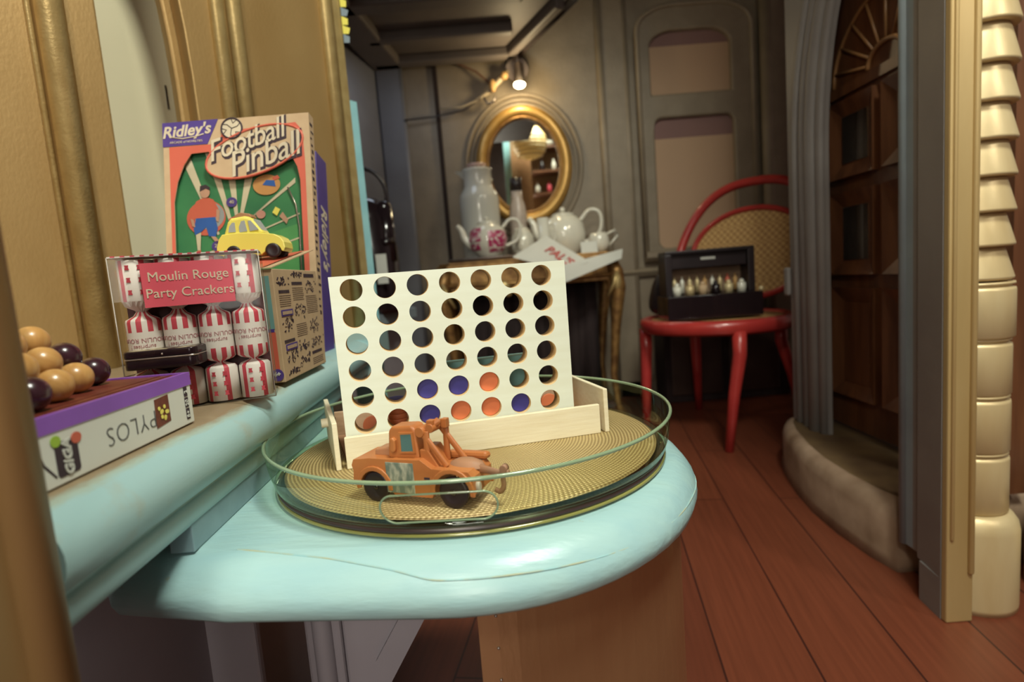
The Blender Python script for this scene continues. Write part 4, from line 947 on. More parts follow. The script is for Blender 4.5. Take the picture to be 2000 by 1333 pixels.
# doodles, columns of type and headings on the side
b = MB(); random.seed(11)
u, v_ = (1, 0, 0), (0, 0, 1); Os = V(0, -.0001, 0)
def line_(x0, y0, x1, y1, w_=.0006):
    d = V(x1-x0, y1-y0); n_ = V(-d.y, d.x).normalized()*w_/2
    flat(b, [(x0+n_.x, y0+n_.y), (x1+n_.x, y1+n_.y), (x1-n_.x, y1-n_.y), (x0-n_.x, y0-n_.y)], Os, u, v_)
for ci_, (cx0, cx1, blocks) in enumerate(((.012, .052, ((.118, .128, 'd'), (.108, .112, 'h'), (.090, .105, 't'), (.060, .078, 'd'), (.046, .05, 'h'), (.022, .036, 'd'), (.006, .010, 'd'))),
                                     (.060, .102, ((.130, .134, 'd'), (.118, .122, 'h'), (.098, .114, 't'), (.076, .092, 'd'), (.050, .066, 't'), (.030, .044, 'd'), (.012, .024, 'd'))),
                                     (.110, .158, ((.128, .133, 'h'), (.108, .122, 'd'), (.078, .102, 't'), (.050, .068, 'd'), (.030, .042, 'd'), (.020, .024, 'h'), (.006, .014, 't'))))):
    for z0, z1, kd_ in blocks:
        if kd_ == 't':
            z = z1
            while z > z0:
                x = cx0
                while x < cx1 - .003:
                    w_ = random.uniform(.002, .006); line_(x, z, min(x + w_, cx1), z, .00055); x += w_ + .0011
                z -= .0026
        elif kd_ == 'h':
            x = cx0
            while x < cx1 - .004:
                flat(b, rect(x, z0, x + .0026, z1), Os, u, v_); x += .0037
        else:
            for _ in range(24):
                x, z = random.uniform(cx0, cx1), random.uniform(z0, z1); r_ = random.uniform(.0015, .005); a_ = random.random()*6
                kk = random.random()
                if kk < .35: flat(b, ell(x, z, r_*.45, r_*.35, 10), Os, u, v_)
                elif kk < .6:
                    pts = ell(x, z, r_*.8, r_*.6, 12)
                    for i in range(12): line_(*pts[i], *pts[(i+1) % 12], .0006)
                else:
                    for i in range(3): line_(x + i*.0013, z, x + i*.0013 + r_*cos(a_), z + r_*sin(a_), .0007)
pr_ = b.build('printed_doodles', m_ink, kr)
for (x, z, s_) in ((.032, .083, 'AWESOME'), (.034, .040, 'NOVELTIES')):
    g = MB(); flat(g, rect(x - .020, z - .0035, x + .020, z + .0045), (0, -.0004, 0), u, v_); hb = g.build('heading_bar', m_purple, kr)
    g = MB(); [flat(g, rect(x - .017 + .0038*i, z - .0016, x - .017 + .0038*i + .0024, z + .0026), (0, -.0009, 0), u, v_) for i in range(9)]; g.build('heading_type', m_kraft, hb)

# ------------------------------------------------------------------ pinball game box standing behind
PYd = .858; BL_ = V(-.527, PYd, SZ); PW = .2325; PH = .3985; PS = PW/.2205; PT = .020
pb = thing('pinball_box', 'tall orange and kraft boxed pinball game with a footballer behind its window', 'game box', BL_, 0)
pb.rotation_euler = (radians(-11), 0, 0); pb.scale = (PS, 1, .3985/.3715); PW, PH = .2205, .3715
U, VV = (1, 0, 0), (0, 0, 1)
ww = [(.014, .02), (.2035, .02), (.2035, .270), (.200, .290), (.194, .303), (.165, .296), (.135, .283), (.115, .283), (.095, .292), (.078, .310), (.068, .323), (.042, .322), (.030, .305), (.020, .280), (.014, .250)]
b = MB(); frame_with_holes(b, rect(0, 0, PW, PH), [ww], 0, .0012)
b.box((0, .0012, 0), (.0012, .019, PH)); b.box((PW - .0012, .0012, 0), (PW, .019, PH)); b.box((.0012, .0012, PH - .0012), (PW - .0012, .019, PH)); b.box((0, .019, 0), (PW, .0202, PH)); b.box((.0012, .0012, 0), (PW - .0012, .019, .0012))
b.build('carton', m_kraft, pb)
b = MB(); O2 = V(0, -.0001, 0)
fr_out = [(.009, .008), (.210, .008), (.212, .30), (.210, .345), (.200, .358), (.090, .352), (.082, .334), (.009, .334)]
bm = bmesh.new(); E_ = []
for loop in (fr_out, ww):
    q = [bm.verts.new((p[0], -.0005, p[1])) for p in loop]; E_ += [bm.edges.new((q[i], q[(i+1) % len(q)])) for i in range(len(q))]
bmesh.ops.triangle_fill(bm, edges=E_, use_beauty=True); bm.verts.index_update()
b.add([v.co[:] for v in bm.verts], [[v.index for v in f.verts] for f in bm.faces]); bm.free(); b.build('coral_print', m_coral, pb)
b = MB(); flat(b, [(-.0003, .335), (.067, .335), (.084, .3718), (-.0003, .3718)], (0, -.0006, 0), U, VV); nm = b.build('purple_panel', m_purple, pb)
text("Ridley's", .0240, m_creamink, (.0355, -.0012, .3570), (1, 0, .05), (-.05, 0, 1), nm, shear=.25, bold=.0006)
text('ARCADE of NOVELTIES', .0048, m_creamink, (.035, -.0012, .3405), U, VV, nm)
b = MB(); b.tube([(.014, -.0012, .3485), (.030, -.0012, .3455), (.050, -.0012, .3475), (.062, -.0012, .3505)], .0010, 6); b.build('swash', m_creamink, nm)
b = MB(); flat(b, ell(.137, .318, .074, .033, 40, rot=.27), (0, -.0008, 0), U, VV); ov = b.build('title_oval', m_kraft, pb)
b = MB(); pts = ell(.137, .318, .0755, .0345, 40, rot=.27); b.tube([(p[0], -.0010, p[1]) for p in pts], .0018, 6, closed=True); b.build('oval_border', m_coral, ov)
for s_, x, z, sz in (('Football', .124, .3350, .045), ('Pinball', .150, .3105, .053)):
    a_ = .27; uu = (cos(a_), 0, sin(a_)); v2 = (-sin(a_), 0, cos(a_))
    text(s_, sz, m_ink, (x + .0012, -.0013, z - .0016), uu, v2, ov, shear=.35, bold=.0022, space=.95, name='letter_shadow', sxx=.86)
    text(s_, sz, m_creamink, (x, -.0021, z), uu, v2, ov, shear=.35, bold=.0002, space=.95, sxx=.86)
b = MB(); flat(b, ell(.1045, .3555, .0155, n=28), (0, -.0012, 0), U, VV); fb = b.build('printed_football', m_creamink, pb)
b = MB(); pts = ell(.1045, .3555, .0155, n=28); b.tube([(p[0], -.0018, p[1]) for p in pts], .0013, 6, closed=True)
for a_ in (0.3, 2.4, 4.5):
    for seq in (((0, 0), (.009, 0), (.0152, .25)), ((.0152, .7), (.008, 1.0), (.0152, 1.3))): b.tube([(.1045 + q*cos(a_ + e), -.0018, .3555 + q*sin(a_ + e)) for q, e in seq], .0006, 5)
b.build('ball_seams', m_ink, fb)
# printed playfield, recessed behind the window
PF = V(0, .0120, 0)
b = MB(); b.box((.0013, .0085, .0013), (PW - .0013, .010, PH - .0014)); pf = b.build('playfield', m_green, pb)
def art(polys, m, name, lift): 
    g = MB()
    xs = 1.0 if name in ('pale_pitch', 'light_beams', 'pitch_lines') else .86
    for p in polys: flat(g, [(.057 + (c[0] - .064)*xs, .240 + (c[1] - .168)*.78) for c in p], (0, .0084 - lift, 0), U, VV)
    return g.build(name, m, pf)
art([[(.02, .02), (.20, .02), (.20, .125), (.11, .095), (.02, .06)]], mat('pitch_light', (.10, .36, .12), .45), 'pale_pitch', .0002)
art([[(.08, .115), (.083, .117), (.035, .30), (.022, .29)], [(.10, .13), (.104, .131), (.075, .30), (.060, .30)], [(.108, .14), (.112, .141), (.108, .29), (.092, .29)], [(.113, .14), (.117, .14), (.145, .26), (.130, .265)], [(.116, .13), (.119, .13), (.20, .215), (.20, .205)]], m_creamink, 'light_beams', .0005)
art([[(.016, .058), (.016, .061), (.204, .146), (.204, .143)], [(.016, .025), (.016, .028), (.12, .075), (.12, .072)], [(.13, .07), (.13, .073), (.204, .10), (.204, .097)]], m_creamink, 'pitch_lines', .0007)
art([ell(.064, .150, .034, n=30)], m_coral, 'coral_disc', .0009); art([ell(.070, .153, .026, n=30)], mat('grey_disc', (.35, .36, .38), .6), 'grey_disc', .0012)
# footballer figure printed on the field
art([[(.046, .150), (.082, .150), (.086, .166), (.078, .184), (.070, .188), (.058, .188), (.048, .183), (.042, .170), (.036, .150), (.042, .146)]], m_coral, 'shirt', .0016)
art([[(.047, .150), (.080, .150), (.084, .128), (.080, .112), (.068, .114), (.064, .132), (.056, .124), (.044, .118), (.042, .130)]], mat('print_blue', (.03, .12, .45), .5), 'shorts', .0019)
art([ell(.064, .199, .0085, .011, 16), [(.037, .150), (.043, .147), (.045, .133), (.040, .135)], [(.083, .165), (.089, .162), (.086, .140), (.082, .142)], [(.072, .113), (.080, .112), (.088, .100), (.084, .094)]], m_skin, 'skin', .0022)
art([[(.055, .201), (.056, .212), (.066, .214), (.073, .208), (.072, .202), (.066, .206)]], m_ink, 'hair', .0025)
art([[(.046, .118), (.055, .122), (.053, .088), (.048, .088)], ell(.048, .076, .0105, n=18)], m_creamink, 'sock_and_ball', .0025)
art([[(.047, .087), (.054, .088), (.053, .074), (.048, .074)]], m_coral, 'boot', .0028)
art([ell(.110, .176, .0095, n=18), ell(.082, .094, .0095, n=18)], m_purple, 'score_roundel', .0022)
for s_, x, z in (('40', .0966, .2462), ('20', .0725, .1823)): text(s_, .0075, m_creamink, (x, .0056, z), U, VV, pf)
art([[(.104, .140), (.128, .150), (.127, .154), (.103, .144)]], m_coral, 'red_stripe', .0016); art([[(.105, .134), (.129, .144), (.128, .148), (.104, .138)]], m_bluei, 'blue_stripe', .0016)
art([ell(.160, .148, .008, n=14)], mat('pink_print', (.60, .28, .22), .6), 'pink_spot', .0016); art([[(.180, .150), (.188, .143), (.194, .155), (.186, .161)]], m_yellow, 'yellow_card', .0019); art([[(.192, .142), (.204, .126), (.207, .134), (.198, .150)]], m_skin, 'hand', .0016)
art([ell(.172, .205, .024, .020, 24)], mat('print_orange', (.62, .30, .10), .5), 'orange_disc', .0014)
art([[(.165, .205), (.188, .200), (.186, .212), (.172, .214)]], mat('print_blue2', (.03, .12, .45), .5), 'second_shorts', .0019); art([[(.186, .212), (.196, .216), (.192, .222), (.182, .218)]], m_coral, 'second_shirt', .0019)
b = MB(); b.box((.0013, .0014, .0013), (PW - .0013, .0018, .31)); b.build('window_film', m_clear, pb)
b = MB(); b.tube([(.197, .0052, .02), (.197, .0052, .20), (.193, .0052, .235), (.182, .0052, .262)], .0012, 6); b.build('ball_lane', m_tinedge, pb)
# printing along the right side
b = MB(); random.seed(5)
for i in range(34):
    z = PH*(.02 + .96*i/34); y0 = random.uniform(.002, .007)
    flat(b, rect(y0, z, y0 + random.uniform(.005, .011), z + random.uniform(.002, .006)), (PW + .0001, 0, 0), (0, 1, 0), (0, 0, 1))
b.build('side_printing', m_ink, pb)

# purple box behind it
pu = thing('purple_box', 'deep purple flat game box standing behind the pinball box by the gold pier', 'game box', (-.479, .990, SZ), 0)
pu.rotation_euler = (radians(-12), 0, 0)
b = MB(); b.box((0, 0, 0), (.148, .056, .372)); b.build('carton', m_purple, pu, bevel=.001)
text("Ridley's", .040, m_creamink, (.1482, .028, .215), (0, 0, -1), (0, 1, 0), pu, shear=.25, bold=.0008)

# ------------------------------------------------------------------ yellow toy car on the kraft box lid
cw0 = PY(548, 484, .742)
yc = thing('toy_car', 'yellow rounded toy car with a brown folded roof, parked on the kraft box lid', 'toy car', (-.372, .742, SZ + CH + .0175), radians(4))
cs = .086/1.42
def C(p): return [(q[0]*cs, q[1]*cs) for q in p]
lower = [(-.02, .14), (.0, .30), (.06, .46), (.14, .56), (.50, .58), (1.0, .54), (1.22, .50), (1.34, .43), (1.41, .32), (1.42, .20), (1.38, .12)] + arc(1.16, .12, .175, 5, 175) + [(.90, .07), (.52, .07)] + arc(.34, .10, .165, -8, 188) + [(.12, .08)]
b = MB(); b.prism(C(lower), 0, .58*cs, 'y'); b.build('car_body', m_yellow, yc, bevel=.0055, bseg=4)
cabin = [(.14, .52), (.26, .82), (.34, .90), (.62, .93), (.76, .90), (.88, .72), (1.0, .54), (.6, .50)]
b = MB(); b.prism(C(cabin), .05*cs, .53*cs, 'y'); cb = b.build('cabin', m_yellow, yc, bevel=.004, bseg=3)
b = MB(); b.prism(C([(.27, .60), (.30, .72), (.37, .80), (.42, .80), (.42, .60)]), .035*cs, .2*cs, 'y'); b.prism(C([(.50, .585), (.50, .70), (.56, .82), (.63, .83), (.66, .60)]), .035*cs, .2*cs, 'y')
b.prism(C([(.72, .60), (.70, .82), (.755, .82), (.90, .62)]), .035*cs, .2*cs, 'y')
b.prism(C([(.925, .60), (.80, .84), (.82, .86), (.95, .62)]), .10*cs, .46*cs, 'y')
b.build('side_windows', m_windowgrey, cb)
b = MB(); b.prism(C([(.38, .90), (.40, .97), (.52, 1.02), (.72, .98), (.76, .90)]), .14*cs, .46*cs, 'y'); b.build('folded_roof', m_rustd, cb, bevel=.0012)
def cwheel(x, y):
    g = MB(); r_ = .155*cs; g.lathe([(0, .5), (.5, .5), (.62, .6), (.86, .6), (1, .4), (1, -.4), (.86, -.6), (0, -.6)], 24, M=Matrix.Translation((x*cs, y*cs, r_)) @ Matrix.Rotation(pi/2, 4, 'X') @ Matrix.Diagonal((r_, r_, .09*cs, 1)))
    g.build('wheel', m_tyre, yc)
for x in (.34, 1.16):
    for y in (.03, .55): cwheel(x, y)
b = MB(); b.cyl((.0, .12*cs, .26*cs), (.02, .12*cs, .26*cs), .04*cs); b.build('tail_lamp', m_coral, yc)

# ------------------------------------------------------------------ right: worn stone step, tiered column, tiled plinth
sp_pts = [PZ(1525, 890, 0), PZ(1540, 935, 0), PZ(1560, 965, 0), PZ(1600, 1012, 0), PZ(1650, 1052, 0), PZ(1700, 1088, 0), PZ(1757, 1117, 0)]
q = [(.995, 1.235)] + [(.905, 1.13)] + [(.848, 1.2214), (.830, 1.30), (.825, 1.42), (.832, 1.56), (.857, 1.69), (.905, 1.87), (.955, 2.0), (.985, 2.035), (1.10, 2.035), (1.30, 1.85), (1.30, 1.235)]
q = [(.847, 1.2214), (.831, 1.30), (.825, 1.42), (.832, 1.56), (.857, 1.70), (.905, 1.87), (.945, 1.97), (.985, 2.030), (1.12, 2.030), (1.30, 1.85), (1.30, 1.2214)]
def inset(q, d, c=(1.12, 1.62)): return [(p[0] + (c[0]-p[0])*d if p[0] < 1.1 else p[0], p[1] + (c[1]-p[1])*d*.6) for p in q]
lv = [(-.02, 0), (0.0, .03), (0.0, .115), (.03, .140), (.09, .153), (.14, .155)]
b = MB(); rings = [[(p[0], p[1], z) for p in inset(q, d)] for d, z in lv]; n = len(q); vs = [p for r_ in rings for p in r_]
b.add(vs, [(k*n+i, k*n+(i+1) % n, (k+1)*n+(i+1) % n, (k+1)*n+i) for k in range(len(rings)-1) for i in range(n)], smooth=True); b.add(vs, [list(range(n))[::-1]])
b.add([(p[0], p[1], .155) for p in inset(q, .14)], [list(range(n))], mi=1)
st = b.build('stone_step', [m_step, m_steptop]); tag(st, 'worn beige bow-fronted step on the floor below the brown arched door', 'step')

cx_, cy_ = .918, 1.110
col = thing('tiered_column', 'pale gold column of flared stacked rings on a round base, beside the doorway', 'column', (cx_, cy_, 0))
b = MB(); b.lathe([(0, 0), (.077, 0), (.078, .012), (.078, .165), (.075, .183), (.067, .196), (.060, .200), (0, .200)], 48); b.build('column_base', m_palegold, col)
zs_ = [.200, .325, .440, .552, .660]
rr_ = [.0645, .0615, .062, .066]
for i in range(4):
    z0, z1 = zs_[i], zs_[i+1]; r_ = (.0595, .0600, .0605, .0645)[i]
    g = MB(); g.lathe([(0, z0), (r_ - .004, z0), (r_, z0 + .004), (r_, z1 - .016), (r_ - .001, z1 - .011), (r_ - .007, z1 - .009), (r_ - .007, z1 - .006), (r_ - .001, z1 - .004), (r_ - .002, z1), (0, z1)], 48); g.build('drum_ring', m_palegold, col)
z = .664
for i in range(13):
    h_ = .0625 + .0012*i if i < 8 else .072; r0, r1 = .061 + .0005*i, .048 + .0005*i
    g = MB(); g.lathe([(0, z), (r0 - .004, z), (r0, z + .002), (r0, z + .006), (r1, z + h_ - .008), (r1 - .002, z + h_), (0, z + h_)], 48); g.build('flared_ring', m_palegold, col); z += h_ + .0005
pl = thing('tiled_plinth', 'low grey plinth with scroll relief and gold edge, behind the column base at right edge', 'plinth', (1.165, 1.085, 0))
b = MB(); b.lathe([(0, 0), (.115, 0), (.115, .150), (.10, .16), (0, .16)], 40); b.build('plinth_block', m_palegold, pl)
b = MB(); b.lathe([(.04, .1605), (.098, .161), (.092, .215), (0, .225)], 40); b.build('plinth_cap', m_plinth, pl)
b = MB()
for k in range(10):
    a = 2*pi*k/10; b.tube([(.094*cos(a + t), .094*sin(a + t), .185 + .018*sin(t*10)) for t in [i*.06 for i in range(9)]], .003, 6)
b.build('scroll_relief', m_plinth, pl)
bk = thing('shop_display', 'dim blue and white patterned display standing far behind the column, upper right edge', 'display', (1.9, 2.0, 0))
b = MB(); b.box((0, 0, .0), (.3, .05, 1.05)); b.box((.0, 0, 1.05), (.3, .05, 1.6), mi=1); b.build('display_panel', [m_doorwood, mat('blue_print', (.10, .13, .20), .6, 0, (.28, .28, .27), 30, lo=.4, hi=.6)], bk)

# ------------------------------------------------------------------ red bentwood chair
ch = thing('bentwood_chair', 'red bentwood chair with cane seat and oval cane back, by the back wall', 'chair', (.885, 2.43, 0), radians(-46))
SH = .50; SR = .315
b = MB(); b.lathe([(SR - .045, -.012), (SR - .01, -.045), (SR, -.035), (SR + .006, -.01), (SR, .008), (SR - .02, .014), (SR - .045, .006), (SR - .045, -.012)], 64, c=(0, 0, SH), sy=.98); b.build('seat_ring', m_red, ch)
b = MB(); b.lathe([(0, -.004), (SR - .044, -.004), (SR - .044, .004), (0, .004)], 64, c=(0, 0, SH), sy=.98); b.build('cane_seat', m_canew, ch)
def leg(x, y, fx, fy, r0=.027, r1=.017):
    g = MB(); g.tube([(x, y, SH - .03), (x*.99 + fx*.01, y, SH - .12), ((x + fx)/2, (y + fy)/2, SH*.45), (fx, fy, 0)], [r0, r0*.97, (r0 + r1)/2, r1], 14); g.build('leg', m_red, ch)
leg(.20, -.215, .165, -.26); leg(-.245, -.165, -.255, -.18)
leg(.20, .20, .25, .30); leg(-.20, .20, -.25, .30)
# outer bentwood loop and inner oval, leaning back a little
LX = .02; LW = .36
lp = [(LX - LW*.80, .16, SH - .01), (LX - LW*.94, .22, SH + .09)] + [(LX - LW*(1 if i < 20 else -1)*abs(cos(pi*i/40))**.78, .27 + .13*sin(pi*i/40)**.9, SH + .16 + .44*sin(pi*i/40)) for i in range(41)] + [(LX + LW*.94, .22, SH + .09), (LX + LW*.80, .16, SH - .01)]
b = MB(); b.tube(lp, .021, 12); b.build('back_loop', m_red, ch)
oc = V(LX, .33, SH + .27)
def ovp(a, k=1.0): return (oc.x + .285*k*cos(a), oc.y + .04*k*sin(a), oc.z + .205*k*sin(a))
b = MB(); b.tube([ovp(2*pi*i/48) for i in range(48)], .0135, 10, closed=True); b.build('back_oval', m_red, ch)
b = MB(); vs = [ovp(2*pi*i/48, .97) for i in range(48)]; vs2 = [(p[0], p[1] + .004, p[2]) for p in vs]
b.add(vs + vs2, [list(range(48)), list(range(48, 96))[::-1]] + [(i, (i+1) % 48, 48 + (i+1) % 48, 48+i) for i in range(48)]); b.build('cane_back', m_canew, ch)

# black case of vials on the seat
vb = thing('vial_case', 'open black case with rows of little vials, standing on the red chair', 'case', (.835, 2.36, SH + .0145), radians(-3))
vb.scale = (.88, .88, .92)
VW = .40
b = MB(); b.box((-.215, -.11, 0), (.215, .12, .105)); b.build('case_base', m_black, vb, bevel=.004)
b = MB(); b.box((-.205, -.045, .105), (-.175, .11, .29)); b.box((.175, -.045, .105), (.205, .11, .29)); b.box((-.175, .08, .105), (.175, .11, .29)); b.box((-.205, -.045, .29), (.205, .11, .305)); b.box((-.175, -.02, .225), (.175, -.01, .29)); b.build('case_lid', m_dark, vb, bevel=.003)
b = MB(); b.box((-.175, .06, .108), (.175, .079, .222)); b.build('lining', mat('tan_lining', (.25, .16, .10), .8), vb)
b = MB(); [flat(b, rect(-.034 + .0085*i, .259, -.034 + .0085*i + .0062, .270), (0, -.0202, 0), (1, 0, 0), (0, 0, 1)) for i in range(8)]; b.build('lid_lettering', m_paper, vb)
for i in range(9):
    g = MB(); x = -.145 + .036*i; g.lathe([(0, 0), (.010, 0), (.010, .055), (.004, .062), (.004, .075), (0, .076)], 12, c=(x, .045, .112)); g.build('vial', (m_cane, m_white, m_palegold, m_coral)[i % 4] if i % 3 else m_palegold, vb)
for i, m in enumerate((m_white, m_palegold, m_kraft, m_black, m_palegold, m_white)):
    g = MB(); g.cyl((-.15 + .06*i, -.02, .105), (-.15 + .06*i, -.02, .145), .020, 16); g.ball((-.15 + .06*i, -.02, .150), .012, seg=10, rings=6); g.build('jar', m, vb)
b = MB(); b.ball((.213, -.09, .115), .011, seg=12, rings=8); b.build('case_catch', m_palegold, vb)
bg = thing('black_bag', 'soft black bag slumped on the chair seat beside the vial case', 'bag', (.715, 2.585, SH + .012), 0)
b = MB(); b.add(*(lambda: ([(-.07, -.08, 0), (.05, -.08, 0), (.05, .09, 0), (-.07, .09, 0), (-.085, -.085, .06), (.05, -.08, .08), (.05, .09, .08), (-.085, .09, .06), (-.035, -.03, .21), (.04, -.03, .235), (.04, .05, .235), (-.035, .05, .21)],
    [(3, 2, 1, 0), (0, 1, 5, 4), (1, 2, 6, 5), (2, 3, 7, 6), (3, 0, 4, 7), (4, 5, 9, 8), (5, 6, 10, 9), (6, 7, 11, 10), (7, 4, 8, 11), (8, 9, 10, 11)]))()); b.build('bag_body', m_dark, bg, subsurf=2)
b = MB(); b.tube([(-.02, .0, .19), (-.02, .0, .225), (.02, .0, .235), (.03, .0, .20)], .005, 8); b.build('bag_strap', m_dark, bg)
# low dark cupboard under the chair against the wall
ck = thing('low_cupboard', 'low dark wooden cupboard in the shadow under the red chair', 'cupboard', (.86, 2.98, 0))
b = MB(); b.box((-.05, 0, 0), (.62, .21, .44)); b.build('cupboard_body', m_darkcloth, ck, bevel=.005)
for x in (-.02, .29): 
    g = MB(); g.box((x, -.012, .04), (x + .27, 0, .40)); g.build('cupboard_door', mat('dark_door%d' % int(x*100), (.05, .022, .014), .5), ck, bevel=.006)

# ------------------------------------------------------------------ gilded console table with china
CTZ = .832
ct = thing('console_table', 'carved gilt console table with bowed legs against the back wall', 'table', (.11, 2.98, 0))
b = MB(); prf = [(-.455, -.17), (-.40, -.225), (.40, -.225), (.455, -.17), (.455, .225), (-.455, .225)]
b.prism(prf, CTZ - .038, CTZ - .012); b.prism([(p[0]*.975, p[1]*.97) for p in prf], CTZ - .012, CTZ); b.build('table_top', m_darkgold, ct, bevel=.007, bseg=3)
b = MB(); b.box((-.39, -.19, CTZ - .14), (.39, -.165, CTZ - .038)); b.box((-.415, -.17, CTZ - .14), (-.39, .20, CTZ - .038)); b.box((.39, -.17, CTZ - .14), (.415, .20, CTZ - .038)); b.tube([(-.40, -.20, CTZ - .11), (0, -.205, CTZ - .12), (.40, -.20, CTZ - .11)], .012, 8); b.build('apron', m_darkgold, ct, bevel=.004)
for sx_i in (-1, 1):
    for sy_i in (-1, 1):
        x, y = .405*sx_i, (-.19 if sy_i < 0 else .19)
        g = MB(); g.tube([(x, y, CTZ - .038), (x + .022*sx_i, y - .012, CTZ - .10), (x + .028*sx_i, y - .015, CTZ - .18), (x + .008*sx_i, y, CTZ - .36), (x - .015*sx_i, y + .01, .22), (x - .004*sx_i, y, .06), (x + .02*sx_i, y - .01, 0)], [.028, .034, .036, .026, .018, .017, .024], 12)
        lg_ = g.build('leg', m_darkgold, ct)
        if sy_i < 0:
            g = MB(); g.ball((x + .018*sx_i, y - .038, CTZ - .15), .028, seg=12, rings=8, sc3=(.8, .6, 1.7)); g.tube([(x + .02*sx_i, y - .045, CTZ - .10), (x + .0*sx_i, y - .05, CTZ - .16), (x - .03*sx_i, y - .03, CTZ - .22)], .009, 8); g.build('carved_leaf', m_goldbead, lg_)
for i, x in enumerate((-.13, .0, .13)):
    g = MB(); g.ball((x, -.205, CTZ - .13), .03, seg=12, rings=8, sc3=(1.2, .5, .9)); g.ball((x + .02, -.215, CTZ - .165), .02, seg=10, rings=8); g.build('carved_shell', m_goldbead, ct)
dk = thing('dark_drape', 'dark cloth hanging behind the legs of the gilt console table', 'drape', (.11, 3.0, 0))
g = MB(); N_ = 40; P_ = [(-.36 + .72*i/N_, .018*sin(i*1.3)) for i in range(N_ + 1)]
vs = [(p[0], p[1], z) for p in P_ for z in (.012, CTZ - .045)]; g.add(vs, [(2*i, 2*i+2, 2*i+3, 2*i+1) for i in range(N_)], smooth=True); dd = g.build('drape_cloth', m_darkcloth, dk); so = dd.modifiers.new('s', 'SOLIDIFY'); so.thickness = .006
# china
def at(px, py, Yd=2.88): p = PY(px, py, Yd); return (p.x, p.y, CTZ + .0005)
tr = thing('tea_tray', 'oval tray under the pink patterned teapot on the gilt console table', 'tray', (-.09, 2.86, CTZ))
b = MB(); b.lathe([(0, 0), (.18, 0), (.205, .016), (.202, .019), (.178, .005), (0, .005)], 48, sy=.46); b.build('tray_dish', m_metal, tr)
jx = at(938, 490, 2.96)
jg = thing('thermal_jug', 'tall white enamel jug with spout standing left of the oval mirror', 'jug', (jx[0] + .012, 3.06, CTZ + .001))
b = MB(); b.lathe([(0, 0), (.100, 0), (.105, .01), (.105, .33), (.100, .355), (.080, .385), (.074, .40), (.074, .475), (.080, .485), (.070, .490), (0, .492)], 36); b.build('jug_body', m_jug, jg)
b = MB(); b.add([(-.07, -.022, .478), (-.07, .022, .478), (-.118, 0, .485), (-.073, 0, .44)], [(0, 1, 2), (0, 2, 3), (1, 3, 2), (0, 3, 1)]); b.build('jug_spout', m_jug, jg)
b = MB(); b.lathe([(0, .492), (.05, .492), (.052, .515), (.02, .52), (0, .52)], 24); b.build('jug_stopper', mat('pink_stopper', (.50, .33, .28), .4), jg)
b = MB(); b.tube(sm([(.06, .04, .45), (.06, .11, .46), (.06, .12, .36), (.06, .09, .25)]), .012, 10); b.build('jug_handle', m_jug, jg)
j2 = thing('storage_bottle', 'slim pale pink bottle half hidden between the white jug and the mirror', 'bottle', (jx[0] + .215, 3.13, CTZ + .001))
b = MB(); b.lathe([(0, 0), (.045, 0), (.048, .01), (.048, .24), (.040, .30), (.030, .33), (.030, .37), (0, .375)], 28); b.build('bottle_body', mat('pinkish_glaze', (.50, .42, .36), .3), j2)
b = MB(); b.cyl((0, 0, .375), (0, 0, .44), .032, 20); b.build('bottle_cap', m_dark, j2)

def teapot(name, label, loc, r, hgt, rz, m, patches=None, spout=True, tall=1.0, lid=True):
    t = thing(name, label, 'teapot', loc, rz, 'white china teapots')
    prf = [(0, .0), (r*.55, 0), (r*.60, .012*tall), (r*.9, hgt*.25), (r, hgt*.5), (r*.9, hgt*.78), (r*.62, hgt*.95), (r*.5, hgt*.98)]
    g = MB(); g.lathe(prf, 36); g.lathe([(r*.5, hgt*.98), (r*.3, hgt*1.04), (0, hgt*1.08)], 36); bd_ = g.build('pot_body', m, t)
    g = MB(); g.ball((0, 0, hgt*1.13), r*.13, seg=12, rings=8); g.lathe([(r*.5, 0), (r*.52, .006), (r*.40, .012)], 28, c=(0, 0, hgt*.985)); g.build('pot_lid', m, t)
    if spout:
        g = MB(); q_ = sm([(-r*.8, 0, hgt*.35), (-r*1.2, 0, hgt*.55), (-r*1.32, 0, hgt*.85), (-r*1.55, 0, hgt*1.0)]); g.tube(q_, [r*(.26 - .16*i/(len(q_)-1)) for i in range(len(q_))], 12); g.build('pot_spout', m, t)
    g = MB(); g.tube(sm([(r*.8, 0, hgt*.85), (r*1.2, 0, hgt*1.12), (r*1.75, 0, hgt*1.0), (r*1.65, 0, hgt*.45), (r*.92, 0, hgt*.3)]), r*.085, 10); g.build('pot_handle', m, t)
    for (a0, a1, z0, z1) in (patches or []):
        g = MB(); vs = []; NA_ = 12; NZ_ = 8
        def rad(z):
            for (r0, za), (r1_, zb) in zip(prf[1:-1], prf[2:]):
                if za <= z <= zb: return r0 + (r1_ - r0)*(z - za)/max(1e-6, zb - za)
            return r*.6
        for i in range(NA_ + 1):
            for k in range(NZ_ + 1):
                a = radians(a0 + (a1 - a0)*i/NA_); z = hgt*(z0 + (z1 - z0)*k/NZ_); q = rad(z) + .0012; vs.append((q*cos(a), q*sin(a), z))
        g.add(vs, [(i*(NZ_+1)+k, (i+1)*(NZ_+1)+k, (i+1)*(NZ_+1)+k+1, i*(NZ_+1)+k+1) for i in range(NA_) for k in range(NZ_)], smooth=True); g.build('printed_patch', m_magenta, bd_)
    return t
p = at(955, 493, 2.82); teapot('teapot', 'white round teapot with magenta floral patches, left on the console table', (p[0], 2.845, CTZ + .019), .096, .165, radians(0), m_white, [(185, 250, .45, .85), (192, 245, .20, .40), (272, 345, .12, .75)])
p = at(1022, 485, 2.82); teapot('teapot', 'small squat white teapot with upright handle, behind the folded paper', (p[0] + .005, 2.97, CTZ + .001), .062, .150, radians(70), m_white)
